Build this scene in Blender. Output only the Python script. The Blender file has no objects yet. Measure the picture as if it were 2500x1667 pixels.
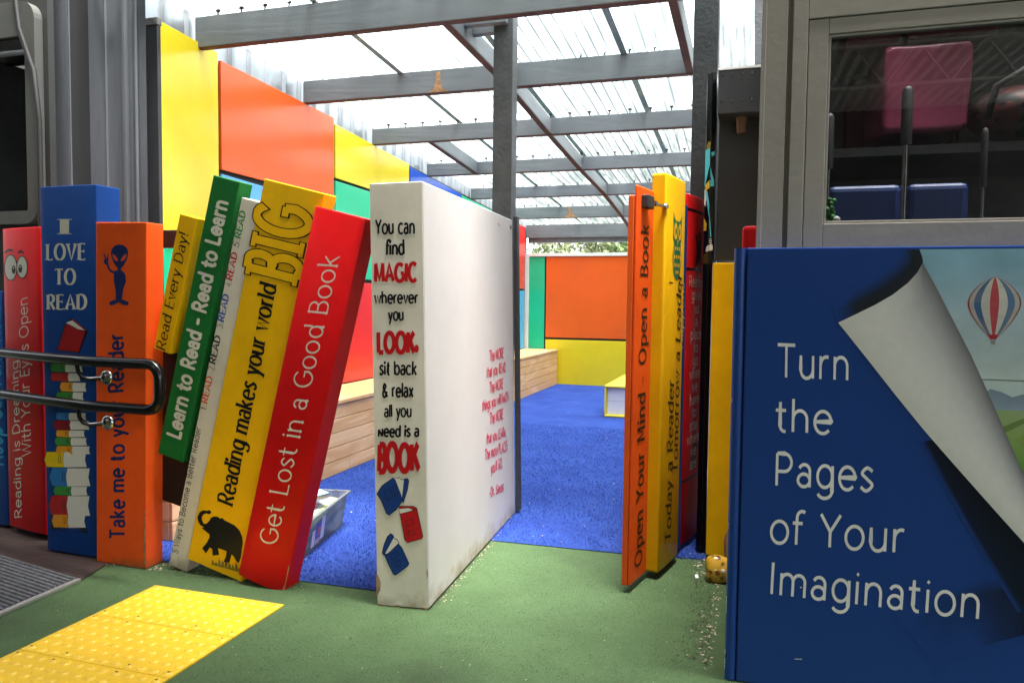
import bpy, bmesh, math, random
import numpy as np
from mathutils import Vector, Matrix
random.seed(7)
rng = np.random.default_rng(7)
R = math.radians
scene = bpy.context.scene
COL = scene.collection

# ------------------------------------------------------------------ camera
CAM_H = 1.16
YAW, PITCH, ROLL = R(17.499), R(3.037), R(.634)
FPX = 1870.9                                    # focal length in pixels of a 2500 px wide picture
fw = Vector((-math.sin(YAW)*math.cos(PITCH), math.cos(YAW)*math.cos(PITCH), -math.sin(PITCH)))
rt0 = Vector((math.cos(YAW), math.sin(YAW), 0)); up0 = rt0.cross(fw)
rt = rt0*math.cos(ROLL) + up0*math.sin(ROLL); up = -rt0*math.sin(ROLL) + up0*math.cos(ROLL)
EYE = Vector((0, 0, CAM_H))
cam = bpy.data.cameras.new('camera'); camo = bpy.data.objects.new('camera', cam); COL.objects.link(camo)
cam.sensor_width = 36; cam.lens = FPX/2500*36; cam.clip_start = .02; cam.clip_end = 500
camo.matrix_world = Matrix(((rt.x, up.x, -fw.x, 0), (rt.y, up.y, -fw.y, 0), (rt.z, up.z, -fw.z, CAM_H), (0, 0, 0, 1)))
scene.camera = camo

# ------------------------------------------------------------------ sky, sun, exposure
SUN_EL, SUN_AZ = R(78), R(125)
w = bpy.data.worlds.new('World'); scene.world = w; w.use_nodes = True
nt = w.node_tree; nt.nodes.clear()
sky = nt.nodes.new('ShaderNodeTexSky'); sky.sky_type = 'NISHITA'; sky.sun_disc = False
sky.sun_elevation = SUN_EL; sky.sun_rotation = SUN_AZ; sky.dust_density = 3; sky.air_density = 1.2
hs = nt.nodes.new('ShaderNodeHueSaturation'); hs.inputs['Saturation'].default_value = .22
bgn = nt.nodes.new('ShaderNodeBackground'); bgn.inputs['Strength'].default_value = .15
wo = nt.nodes.new('ShaderNodeOutputWorld')
nt.links.new(sky.outputs[0], hs.inputs['Color']); nt.links.new(hs.outputs[0], bgn.inputs['Color']); nt.links.new(bgn.outputs[0], wo.inputs[0])
sl = bpy.data.lights.new('sun', 'SUN'); sl.energy = 3.0; sl.angle = R(25); sl.color = (1, .965, .91)
so = bpy.data.objects.new('sun', sl); COL.objects.link(so)
sd = Vector((math.sin(SUN_AZ)*math.cos(SUN_EL), math.cos(SUN_AZ)*math.cos(SUN_EL), math.sin(SUN_EL)))
so.rotation_euler = sd.to_track_quat('Z', 'Y').to_euler(); so.location = sd*30
scene.view_settings.view_transform = 'Standard'; scene.view_settings.look = 'None'
scene.view_settings.exposure = 2.9; scene.view_settings.gamma = 1
scene.render.engine = 'CYCLES'
scene.cycles.use_denoising = True
scene.cycles.max_bounces = 10; scene.cycles.diffuse_bounces = 5; scene.cycles.transparent_max_bounces = 12
scene.cycles.sample_clamp_indirect = 6
scene.cycles.caustics_reflective = False; scene.cycles.caustics_refractive = False

# ------------------------------------------------------------------ measuring: a point of the picture (2352 px wide) on a plane of the place
KD = 2500/2352
def ray(x, y):
    x, y = float(x), float(y)
    return ((x*KD-1250)/FPX)*rt - ((y*KD-833.5)/FPX)*up + fw
def at(x, y, p0, n):
    d = ray(x, y); p0 = Vector(p0); n = Vector(n)
    return EYE + d*((p0-EYE).dot(n)/d.dot(n))
def atY(x, y, Y): return at(x, y, (0, Y, 0), (0, 1, 0))
def atX(x, y, X): return at(x, y, (X, 0, 0), (1, 0, 0))
def atZ(x, y, z=0.): return at(x, y, (0, 0, z), (0, 0, 1))

# ------------------------------------------------------------------ materials
MATS = {}
def L(c):
    return tuple(c) + ((1,) if len(c) == 3 else ())
def pm(name, col, rough=.45, var=.12, scale=3., bump=0., bscale=90., metal=0., coat=0., spec=.5, col2=None, blotch=None, stretch=None, speck=None, foot=None):
    """a painted or raw surface: two close tones mixed by noise, optional blotches of wear, optional specks, fine bump"""
    if name in MATS: return MATS[name]
    m = bpy.data.materials.new(name); m.use_nodes = True; t = m.node_tree; b = t.nodes['Principled BSDF']
    N = t.nodes.new; K = t.links.new
    tc = N('ShaderNodeTexCoord'); mp = N('ShaderNodeMapping'); K(tc.outputs['Object'], mp.inputs[0])
    if stretch: mp.inputs['Scale'].default_value = stretch
    n1 = N('ShaderNodeTexNoise'); n1.inputs['Scale'].default_value = scale; n1.inputs['Detail'].default_value = 6; n1.inputs['Roughness'].default_value = .65
    K(mp.outputs[0], n1.inputs['Vector'])
    mx = N('ShaderNodeMix'); mx.data_type = 'RGBA'
    c2 = col2 or tuple(min(1, c*(1-var*1.6)) for c in col)
    c1 = tuple(min(1, c*(1+var)) for c in col) if not col2 else col
    mx.inputs['A'].default_value = L(c1); mx.inputs['B'].default_value = L(c2)
    rp = N('ShaderNodeValToRGB'); rp.color_ramp.elements[0].position = .32; rp.color_ramp.elements[1].position = .68
    K(n1.outputs['Fac'], rp.inputs[0]); K(rp.outputs[0], mx.inputs['Factor'])
    out = mx.outputs['Result']
    for spec_ in (blotch, speck):
        if spec_:
            bc, bs, thr, soft = spec_
            n2 = N('ShaderNodeTexNoise'); n2.inputs['Scale'].default_value = bs; n2.inputs['Detail'].default_value = 4; n2.inputs['Roughness'].default_value = .6
            K(tc.outputs['Object'], n2.inputs['Vector'])
            r2 = N('ShaderNodeValToRGB'); r2.color_ramp.elements[0].position = thr; r2.color_ramp.elements[1].position = min(1, thr+soft)
            K(n2.outputs['Fac'], r2.inputs[0])
            m2 = N('ShaderNodeMix'); m2.data_type = 'RGBA'; K(r2.outputs[0], m2.inputs['Factor']); K(out, m2.inputs['A']); m2.inputs['B'].default_value = L(bc)
            out = m2.outputs['Result']
    if foot:      # splash dirt gathered at the foot of a board, with a ragged edge
        fc, fh = foot; sx = N('ShaderNodeSeparateXYZ'); K(tc.outputs['Object'], sx.inputs[0])
        n3 = N('ShaderNodeTexNoise'); n3.inputs['Scale'].default_value = 9; n3.inputs['Detail'].default_value = 7; n3.inputs['Roughness'].default_value = .7; K(tc.outputs['Object'], n3.inputs['Vector'])
        q1 = N('ShaderNodeMath'); q1.operation = 'MULTIPLY_ADD'; q1.inputs[1].default_value = fh*4.5; q1.inputs[2].default_value = -fh*1.75; K(n3.outputs['Fac'], q1.inputs[0])
        q2 = N('ShaderNodeMath'); q2.operation = 'SUBTRACT'; K(q1.outputs[0], q2.inputs[0]); K(sx.outputs['Z'], q2.inputs[1])
        q3 = N('ShaderNodeMapRange'); q3.inputs['From Min'].default_value = -fh*.5; q3.inputs['From Max'].default_value = fh*.8; q3.inputs['To Max'].default_value = .8; K(q2.outputs[0], q3.inputs[0])
        m3 = N('ShaderNodeMix'); m3.data_type = 'RGBA'; K(q3.outputs[0], m3.inputs['Factor']); K(out, m3.inputs['A']); m3.inputs['B'].default_value = L(fc); out = m3.outputs['Result']
    K(out, b.inputs['Base Color'])
    b.inputs['Metallic'].default_value = metal; b.inputs['Specular IOR Level'].default_value = spec
    b.inputs['Coat Weight'].default_value = coat; b.inputs['Coat Roughness'].default_value = .12
    rr = N('ShaderNodeMapRange'); rr.inputs['To Min'].default_value = max(.02, rough*.75); rr.inputs['To Max'].default_value = min(1, rough*1.3)
    K(n1.outputs['Fac'], rr.inputs[0]); K(rr.outputs[0], b.inputs['Roughness'])
    if bump:
        nb = N('ShaderNodeTexNoise'); nb.inputs['Scale'].default_value = bscale; nb.inputs['Detail'].default_value = 5
        K(mp.outputs[0], nb.inputs['Vector'])
        bp = N('ShaderNodeBump'); bp.inputs['Strength'].default_value = bump; bp.inputs['Distance'].default_value = .01
        K(nb.outputs['Fac'], bp.inputs['Height']); K(bp.outputs[0], b.inputs['Normal'])
    MATS[name] = m
    return m
def attr_mat(name, rough=.35, coat=.2):
    """artwork printed on a board: the flat colours of the picture are stored per corner"""
    if name in MATS: return MATS[name]
    m = bpy.data.materials.new(name); m.use_nodes = True; t = m.node_tree; b = t.nodes['Principled BSDF']
    a = t.nodes.new('ShaderNodeVertexColor'); a.layer_name = 'ink'
    n = t.nodes.new('ShaderNodeTexNoise'); n.inputs['Scale'].default_value = 45; n.inputs['Detail'].default_value = 6
    tc = t.nodes.new('ShaderNodeTexCoord'); t.links.new(tc.outputs['Object'], n.inputs['Vector'])
    h = t.nodes.new('ShaderNodeHueSaturation'); mr = t.nodes.new('ShaderNodeMapRange'); mr.inputs['To Min'].default_value = .92; mr.inputs['To Max'].default_value = 1.06
    t.links.new(n.outputs['Fac'], mr.inputs[0]); t.links.new(mr.outputs[0], h.inputs['Value']); t.links.new(a.outputs['Color'], h.inputs['Color'])
    t.links.new(h.outputs[0], b.inputs['Base Color']); b.inputs['Roughness'].default_value = rough; b.inputs['Coat Weight'].default_value = 0; b.inputs['Specular IOR Level'].default_value = .22
    MATS[name] = m
    return m
def wood_mat(name, c1, c2, axis='y', rough=.55, ring=26.):
    if name in MATS: return MATS[name]
    m = bpy.data.materials.new(name); m.use_nodes = True; t = m.node_tree; b = t.nodes['Principled BSDF']; N = t.nodes.new; K = t.links.new
    tc = N('ShaderNodeTexCoord'); mp = N('ShaderNodeMapping'); K(tc.outputs['Object'], mp.inputs[0])
    s = {'x': (.35, 3, 3), 'y': (3, .35, 3), 'z': (3, 3, .35)}[axis]; mp.inputs['Scale'].default_value = s
    n = N('ShaderNodeTexNoise'); n.inputs['Scale'].default_value = 2.2; n.inputs['Detail'].default_value = 3; n.inputs['Distortion'].default_value = 1.2; K(mp.outputs[0], n.inputs['Vector'])
    mu = N('ShaderNodeMath'); mu.operation = 'MULTIPLY'; mu.inputs[1].default_value = ring; K(n.outputs['Fac'], mu.inputs[0])
    fr = N('ShaderNodeMath'); fr.operation = 'PINGPONG'; fr.inputs[1].default_value = 1.; K(mu.outputs[0], fr.inputs[0])
    n2 = N('ShaderNodeTexNoise'); n2.inputs['Scale'].default_value = 60; n2.inputs['Detail'].default_value = 4; K(mp.outputs[0], n2.inputs['Vector'])
    ad = N('ShaderNodeMath'); ad.operation = 'MULTIPLY_ADD'; ad.inputs[1].default_value = .6; K(n2.outputs['Fac'], ad.inputs[0]); K(fr.outputs[0], ad.inputs[2])
    rp = N('ShaderNodeValToRGB'); rp.color_ramp.elements[0].color = L(c1); rp.color_ramp.elements[1].color = L(c2); rp.color_ramp.elements[0].position = .35; rp.color_ramp.elements[1].position = 1.15 if False else 1.
    K(ad.outputs[0], rp.inputs[0]); K(rp.outputs[0], b.inputs['Base Color']); b.inputs['Roughness'].default_value = rough
    bp = N('ShaderNodeBump'); bp.inputs['Strength'].default_value = .15; bp.inputs['Distance'].default_value = .004; K(ad.outputs[0], bp.inputs['Height']); K(bp.outputs[0], b.inputs['Normal'])
    MATS[name] = m
    return m
def glass_mat(name, tint=(.75, .8, .8), gloss=.12):
    if name in MATS: return MATS[name]
    m = bpy.data.materials.new(name); m.use_nodes = True; t = m.node_tree; t.nodes.clear(); N = t.nodes.new; K = t.links.new
    o = N('ShaderNodeOutputMaterial'); tr = N('ShaderNodeBsdfTransparent'); tr.inputs[0].default_value = L(tint)
    g = N('ShaderNodeBsdfGlossy'); g.inputs['Roughness'].default_value = .015; g.inputs['Color'].default_value = (1, 1, 1, 1)
    f = N('ShaderNodeFresnel'); f.inputs[0].default_value = 1.5
    ad = N('ShaderNodeMath'); ad.operation = 'ADD'; ad.inputs[1].default_value = gloss; ad.use_clamp = True; K(f.outputs[0], ad.inputs[0])
    mx = N('ShaderNodeMixShader'); K(ad.outputs[0], mx.inputs[0]); K(tr.outputs[0], mx.inputs[1]); K(g.outputs[0], mx.inputs[2]); K(mx.outputs[0], o.inputs[0])
    MATS[name] = m
    return m
def poly_mat(name, tint, diff, gloss=.08):
    """translucent plastic sheet: part lets light straight through, part scatters it"""
    if name in MATS: return MATS[name]
    m = bpy.data.materials.new(name); m.use_nodes = True; t = m.node_tree; t.nodes.clear(); N = t.nodes.new; K = t.links.new
    o = N('ShaderNodeOutputMaterial'); tr = N('ShaderNodeBsdfTransparent'); tr.inputs[0].default_value = L(tint)
    tl = N('ShaderNodeBsdfTranslucent'); tl.inputs[0].default_value = (.93, .97, .97, 1)
    df = N('ShaderNodeBsdfDiffuse'); df.inputs[0].default_value = (.8, .86, .88, 1)
    g = N('ShaderNodeBsdfGlossy'); g.inputs['Roughness'].default_value = .12
    lw = N('ShaderNodeLayerWeight'); lw.inputs[0].default_value = .5
    tc = N('ShaderNodeTexCoord'); mp = N('ShaderNodeMapping'); mp.inputs['Scale'].default_value = (14, .5, 14); K(tc.outputs['Object'], mp.inputs[0])
    nz = N('ShaderNodeTexNoise'); nz.inputs['Scale'].default_value = 1.6; nz.inputs['Detail'].default_value = 5; K(mp.outputs[0], nz.inputs['Vector'])
    dr = N('ShaderNodeValToRGB'); dr.color_ramp.elements[0].position = .42; dr.color_ramp.elements[0].color = (.42, .46, .46, 1); dr.color_ramp.elements[1].position = .60; K(nz.outputs['Fac'], dr.inputs[0])
    fr = N('ShaderNodeValToRGB'); e = fr.color_ramp.elements; e[0].position = .50; e[0].color = (1, 1, 1, 1); e[1].position = .93; e[1].color = (.025, .036, .038, 1); K(lw.outputs['Facing'], fr.inputs[0])
    def mul(a, b):
        q = N('ShaderNodeMix'); q.data_type = 'RGBA'; q.blend_type = 'MULTIPLY'; q.inputs['Factor'].default_value = 1
        if isinstance(a, tuple): q.inputs['A'].default_value = L(a)
        else: K(a, q.inputs['A'])
        K(b, q.inputs['B']); return q.outputs['Result']
    d1 = mul(fr.outputs[0], dr.outputs[0]); K(mul(tint, d1), tr.inputs[0]); K(mul((.62, .66, .66), d1), tl.inputs[0])
    m0 = N('ShaderNodeMixShader'); m0.inputs[0].default_value = .2; K(tl.outputs[0], m0.inputs[1]); K(df.outputs[0], m0.inputs[2])
    m1 = N('ShaderNodeMixShader'); m1.inputs[0].default_value = diff; K(tr.outputs[0], m1.inputs[1]); K(m0.outputs[0], m1.inputs[2])
    m2 = N('ShaderNodeMixShader'); m2.inputs[0].default_value = gloss; K(m1.outputs[0], m2.inputs[1]); K(g.outputs[0], m2.inputs[2]); K(m2.outputs[0], o.inputs[0])
    MATS[name] = m
    return m
def lamp_mat(name, col, s):
    m = bpy.data.materials.new(name); m.use_nodes = True; b = m.node_tree.nodes['Principled BSDF']
    b.inputs['Base Color'].default_value = L(col); b.inputs['Emission Color'].default_value = L(col); b.inputs['Emission Strength'].default_value = s
    return m

# ------------------------------------------------------------------ objects
def wl(o):
    p = Vector((0, 0, 0))
    while o is not None: p += o.location; o = o.parent
    return p
def tag(o, label=None, cat=None, group=None, kind=None):
    for k, v in (('label', label), ('category', cat), ('group', group), ('kind', kind)):
        if v: o[k] = v
    return o
def empty(name, loc, label, cat, group=None):
    o = bpy.data.objects.new(name, None); COL.objects.link(o); o.location = loc; o.empty_display_size = .1
    return tag(o, label, cat, group)
class MB:
    """collects faces in world coordinates; build() links them as one mesh object"""
    def __init__(s): s.v = []; s.f = []; s.m = []; s.c = []; s.cur = 0; s.sm = []
    def poly(s, pts, col=None):
        i = len(s.v); s.v += [tuple(p) for p in pts]; s.f.append(tuple(range(i, i+len(pts)))); s.m.append(s.cur); s.sm.append(False)
        s.c.append(col if isinstance(col, list) else [col or (1, 1, 1)]*len(pts)); return s
    def faces(s, vs, fs, smooth=False):
        i = len(s.v); s.v += [tuple(p) for p in vs]
        for f in fs: s.f.append(tuple(j+i for j in f)); s.m.append(s.cur); s.sm.append(smooth); s.c.append([(1, 1, 1)]*len(f))
        return s
    def obox(s, o, a, b, c):
        o, a, b, c = map(Vector, (o, a, b, c))
        if a.cross(b).dot(c) < 0: a, b = b, a
        vs = [o, o+a, o+a+b, o+b, o+c, o+a+c, o+a+b+c, o+b+c]
        return s.faces(vs, [(3, 2, 1, 0), (4, 5, 6, 7), (0, 1, 5, 4), (1, 2, 6, 5), (2, 3, 7, 6), (3, 0, 4, 7)])
    def box(s, x0, x1, y0, y1, z0, z1):
        return s.obox((x0, y0, z0), (x1-x0, 0, 0), (0, y1-y0, 0), (0, 0, z1-z0))
    def prism(s, pts, ext):
        """pts: planar outline, ext: thickness vector"""
        ext = Vector(ext); pts = [Vector(p) for p in pts]; n = len(pts)
        nn = sum(((pts[i]-pts[0]).cross(pts[(i+1) % n]-pts[0]) for i in range(1, n)), Vector())
        if nn.dot(ext) > 0: pts = pts[::-1]
        vs = pts + [p+ext for p in pts]
        return s.faces(vs, [tuple(range(n)), tuple(range(2*n-1, n-1, -1))] + [(i, n+i, n+(i+1) % n, (i+1) % n) for i in range(n)])
    def tube(s, pts, r, n=12, caps=True):
        pts = [Vector(p) for p in pts]; vs = []; fs = []
        prev = None
        for i, p in enumerate(pts):
            t = (pts[min(i+1, len(pts)-1)]-pts[max(i-1, 0)]).normalized()
            if prev is None:
                a = Vector((0, 0, 1)) if abs(t.z) < .9 else Vector((1, 0, 0)); u = t.cross(a).normalized()
            else: u = (prev - t*prev.dot(t)).normalized()
            prev = u; v = t.cross(u); ri = r[i] if isinstance(r, (list, tuple)) else r
            vs += [p + (u*math.cos(2*math.pi*k/n) + v*math.sin(2*math.pi*k/n))*ri for k in range(n)]
        for i in range(len(pts)-1):
            for k in range(n): fs.append((i*n+k, i*n+(k+1) % n, (i+1)*n+(k+1) % n, (i+1)*n+k))
        s.faces(vs, fs, True)
        if caps:
            m = len(vs); s.faces(vs[:n], [tuple(range(n-1, -1, -1))]); s.faces(vs[m-n:], [tuple(range(n))])
        return s
    def ball(s, c, r, nu=14, nv=9, sq=(1, 1, 1)):
        c = Vector(c); vs = []; fs = []
        for j in range(nv+1):
            a = math.pi*j/nv
            for i in range(nu):
                b = 2*math.pi*i/nu; vs.append(c + Vector((math.sin(a)*math.cos(b)*sq[0], math.sin(a)*math.sin(b)*sq[1], math.cos(a)*sq[2]))*r)
        for j in range(nv):
            for i in range(nu): fs.append((j*nu+i, (j+1)*nu+i, (j+1)*nu+(i+1) % nu, j*nu+(i+1) % nu))
        return s.faces(vs, fs, True)
    def build(s, name, mats, parent=None, bevel=0., seg=2, loc=None):
        mats = mats if isinstance(mats, (list, tuple)) else [mats]
        org = wl(parent) if parent is not None else (Vector(loc) if loc is not None else Vector((0, 0, 0)))
        me = bpy.data.meshes.new(name); me.from_pydata([tuple(Vector(p)-org) for p in s.v], [], s.f)
        for m in mats: me.materials.append(m)
        me.polygons.foreach_set('material_index', s.m); me.polygons.foreach_set('use_smooth', s.sm)
        if any(c != (1, 1, 1) for cs in s.c for c in cs):
            ca = me.color_attributes.new('ink', 'FLOAT_COLOR', 'CORNER')
            ca.data.foreach_set('color', [x for cs in s.c for c in cs for x in (*c, 1)])
        me.update()
        o = bpy.data.objects.new(name, me); COL.objects.link(o)
        if parent is not None: o.parent = parent
        else: o.location = org
        if bevel:
            b = o.modifiers.new('edge', 'BEVEL'); b.width = bevel; b.segments = seg; b.limit_method = 'ANGLE'; b.angle_limit = R(40); b.harden_normals = False
        return o
def copy_tree(o, parent=None):
    c = o.copy(); COL.objects.link(c)
    if parent is not None: c.parent = parent
    for ch in [x for x in bpy.data.objects if x.parent == o]: copy_tree(ch, c)
    return c

# ------------------------------------------------------------------ lettering: pen strokes along single-line letter forms
def A(cx, cy, rx, ry, a0, a1, n=None):
    n = n or max(4, int(abs(a1-a0)/15))
    return [(cx+rx*math.cos(R(a0+(a1-a0)*i/n)), cy+ry*math.sin(R(a0+(a1-a0)*i/n))) for i in range(n+1)]
def S(pts, k=6):
    """smooth curve through points"""
    P = [pts[0]] + list(pts) + [pts[-1]]; out = []
    for i in range(1, len(P)-2):
        for j in range(k):
            t = j/k; p0, p1, p2, p3 = P[i-1], P[i], P[i+1], P[i+2]
            out.append(tuple(.5*((2*p1[d])+(-p0[d]+p2[d])*t+(2*p0[d]-5*p1[d]+4*p2[d]-p3[d])*t*t+(-p0[d]+3*p1[d]-3*p2[d]+p3[d])*t**3) for d in (0, 1)))
    return out + [pts[-1]]
O_ = lambda cx, cy, rx, ry: A(cx, cy, rx, ry, 90, 450, 28)
G = {
 'a': (44, [A(22, 35, 15, 15, 155, 0)+[(37, 0)], O_(21, 15, 16, 14)]),
 'b': (50, [[(7, 75), (7, 0)], O_(27, 25, 20, 25)]),
 'c': (46, [A(27, 25, 21, 25, 45, 315)]),
 'd': (52, [[(46, 75), (46, 0)], O_(26, 25, 20, 25)]),
 'e': (50, [[(6, 26), (47, 27)]+A(26, 25, 21, 25, 4, 318)]),
 'f': (28, [A(24, 60, 13, 15, 55, 180)+[(11, 0)], [(0, 48), (26, 48)]]),
 'g': (52, [O_(26, 26, 20, 24), [(46, 50), (46, -6)]+A(26, -6, 20, 16, 0, -155)]),
 'h': (50, [[(7, 75), (7, 0)], A(25, 29, 18, 20, 180, 0)+[(43, 0)]]),
 'i': (15, [[(7, 50), (7, 0)], 'dot']),
 'j': (16, [[(9, 50), (9, -8)]+A(0, -8, 9, 13, 0, -90), 'dot']),
 'k': (45, [[(7, 75), (7, 0)], [(38, 50), (8, 22)], [(17, 30), (41, 0)]]),
 'l': (15, [[(7, 75), (7, 0)]]),
 'm': (76, [[(7, 50), (7, 0)], A(22.5, 33, 15.5, 16, 180, 0)+[(38, 0)], A(53.5, 33, 15.5, 16, 180, 0)+[(69, 0)]]),
 'n': (50, [[(7, 50), (7, 0)], A(25, 29, 18, 20, 180, 0)+[(43, 0)]]),
 'o': (52, [O_(26, 25, 22, 25)]),
 'p': (50, [[(7, 50), (7, -24)], O_(27, 25, 20, 25)]),
 'q': (52, [[(46, 50), (46, -24)], O_(26, 25, 20, 25)]),
 'r': (33, [[(7, 50), (7, 0)], A(24, 28, 17, 21, 180, 70)]),
 's': (39, [S([(34, 43), (20, 50), (7, 38), (20, 26), (34, 13), (19, 0), (4, 8)])]),
 't': (32, [[(13, 67), (13, 14)]+A(25, 14, 12, 14, 180, 285), [(1, 48), (28, 48)]]),
 'u': (50, [[(7, 50), (7, 20)]+A(25, 20, 18, 20, 180, 360), [(43, 50), (43, 0)]]),
 'v': (42, [[(3, 50), (21, 0), (39, 50)]]),
 'w': (64, [[(3, 50), (18, 0), (32, 48), (46, 0), (61, 50)]]),
 'x': (42, [[(4, 50), (38, 0)], [(38, 50), (4, 0)]]),
 'y': (43, [[(3, 50), (22, 1)], [(40, 50), (22, 1), (12, -24)]]),
 'z': (40, [[(4, 50), (36, 50), (4, 0), (37, 0)]]),
 'A': (62, [[(4, 0), (31, 72), (58, 0)], [(14, 24), (48, 24)]]),
 'B': (54, [[(8, 72), (8, 0)], [(8, 72), (26, 72)]+A(27, 55, 18, 17, 90, -90)+[(8, 38)], [(8, 38), (28, 38)]+A(28, 19, 21, 19, 90, -90)+[(8, 0)]]),
 'C': (62, [A(36, 36, 30, 36, 48, 312)]),
 'D': (62, [[(8, 72), (8, 0)], [(8, 72), (24, 72)]+A(24, 36, 32, 36, 90, -90)+[(8, 0)]]),
 'E': (48, [[(8, 72), (8, 0)], [(8, 72), (43, 72)], [(8, 38), (38, 38)], [(8, 0), (44, 0)]]),
 'F': (46, [[(8, 72), (8, 0)], [(8, 72), (43, 72)], [(8, 38), (38, 38)]]),
 'G': (68, [A(37, 36, 31, 36, 48, 335)+[(63, 34)], [(44, 34), (66, 34)]]),
 'H': (62, [[(8, 72), (8, 0)], [(54, 72), (54, 0)], [(8, 38), (54, 38)]]),
 'I': (18, [[(9, 72), (9, 0)]]),
 'K': (56, [[(8, 72), (8, 0)], [(50, 72), (9, 32)], [(22, 44), (53, 0)]]),
 'L': (46, [[(8, 72), (8, 0)], [(8, 0), (43, 0)]]),
 'M': (74, [[(8, 0), (11, 72)], [(11, 72), (37, 10), (63, 72)], [(63, 72), (66, 0)]]),
 'N': (64, [[(8, 0), (8, 72)], [(8, 72), (56, 0)], [(56, 0), (56, 72)]]),
 'O': (74, [O_(37, 36, 32, 36)]),
 'P': (54, [[(8, 72), (8, 0)], [(8, 72), (28, 72)]+A(28, 52, 20, 20, 90, -90)+[(8, 32)]]),
 'R': (56, [[(8, 72), (8, 0)], [(8, 72), (27, 72)]+A(27, 53, 20, 19, 90, -90)+[(8, 34)], [(25, 34), (52, 0)]]),
 'S': (52, [S([(45, 61), (28, 72), (9, 55), (26, 38), (44, 19), (25, 0), (5, 12)])]),
 'T': (56, [[(28, 72), (28, 0)], [(2, 72), (54, 72)]]),
 'U': (60, [[(8, 72), (8, 24)]+A(30, 24, 22, 24, 180, 360)+[(52, 72)]]),
 'V': (60, [[(4, 72), (30, 0), (56, 72)]]),
 'W': (86, [[(4, 72), (24, 0), (43, 70), (62, 0), (82, 72)]]),
 'Y': (56, [[(3, 72), (28, 34)], [(53, 72), (28, 34), (28, 0)]]),
 '1': (34, [[(6, 58), (21, 72), (21, 0)]]),
 '2': (46, [A(23, 52, 18, 20, 165, -20)+[(5, 0), (42, 0)]]),
 '3': (46, [A(21, 54, 17, 18, 150, -90), A(21, 18, 20, 18, 90, -150)]),
 '4': (50, [[(36, 0), (36, 72), (4, 20), (47, 20)]]),
 '5': (46, [[(39, 72), (12, 72), (9, 42)]+A(21, 22, 20, 22, 125, -150)]),
 '.': (16, ['pt']), ',': (16, [[(9, 3), (4, -12)]]), '-': (34, [[(5, 28), (29, 28)]]), '!': (18, [[(9, 74), (9, 22)], 'pt']),
 "'": (12, [[(6, 74), (5, 58)]]), '&': (60, [S([(54, 0), (32, 26), (14, 52), (25, 72), (36, 56), (10, 26), (14, 4), (30, 0), (50, 30)])]),
 ' ': (26, []),
}
SEUSS = {'N': (54, [[(8, 0), (8, 46)], [(8, 46), (44, 2)], [(44, 2), (46, 52)]])}
def stroke_poly(pts, wd, thin, pen, rnd, slack=0):
    """outline of one pen stroke: broad-nib width by direction, round or flat ends"""
    cl = len(pts) > 3 and math.dist(pts[0], pts[-1]) < .5
    Pt = [np.array(p, float) for p in pts]
    n = len(Pt); Ls = []; Rs = []
    for i in range(n):
        if cl: a = Pt[(i-1) % (n-1)]; b = Pt[(i+1) % (n-1)] if i < n-1 else Pt[1]
        else: a = Pt[max(i-1, 0)]; b = Pt[min(i+1, n-1)]
        d1 = Pt[i]-a; d2 = b-Pt[i]
        d = (b-a)/(np.linalg.norm(b-a)+1e-9); nn = np.array([-d[1], d[0]])
        miter = 1.
        if not cl and 0 < i < n-1:
            c = np.dot(d1, d2)/(np.linalg.norm(d1)*np.linalg.norm(d2)+1e-9); miter = min(1.6, 1/max(.35, math.sqrt(max(0, (1+c)/2))))
        ang = math.atan2(d[1], d[0])
        h = wd/2*(thin+(1-thin)*abs(math.sin(ang-pen)))*miter
        Ls.append(Pt[i]+nn*h); Rs.append(Pt[i]-nn*h)
    caps = []
    if rnd and not cl:
        for e, (p, q) in enumerate(((Pt[0], Pt[1]), (Pt[-1], Pt[-2]))):
            d = (p-q)/np.linalg.norm(p-q); h = np.linalg.norm((Ls[0]-Rs[0]) if e == 0 else (Ls[-1]-Rs[-1]))/2
            th = math.atan2(d[1], d[0])
            caps.append([p+h*np.array([math.cos(th+R(a)), math.sin(th+R(a))]) for a in range(90, -91, -30)])
    return Ls, Rs, caps, cl
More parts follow.
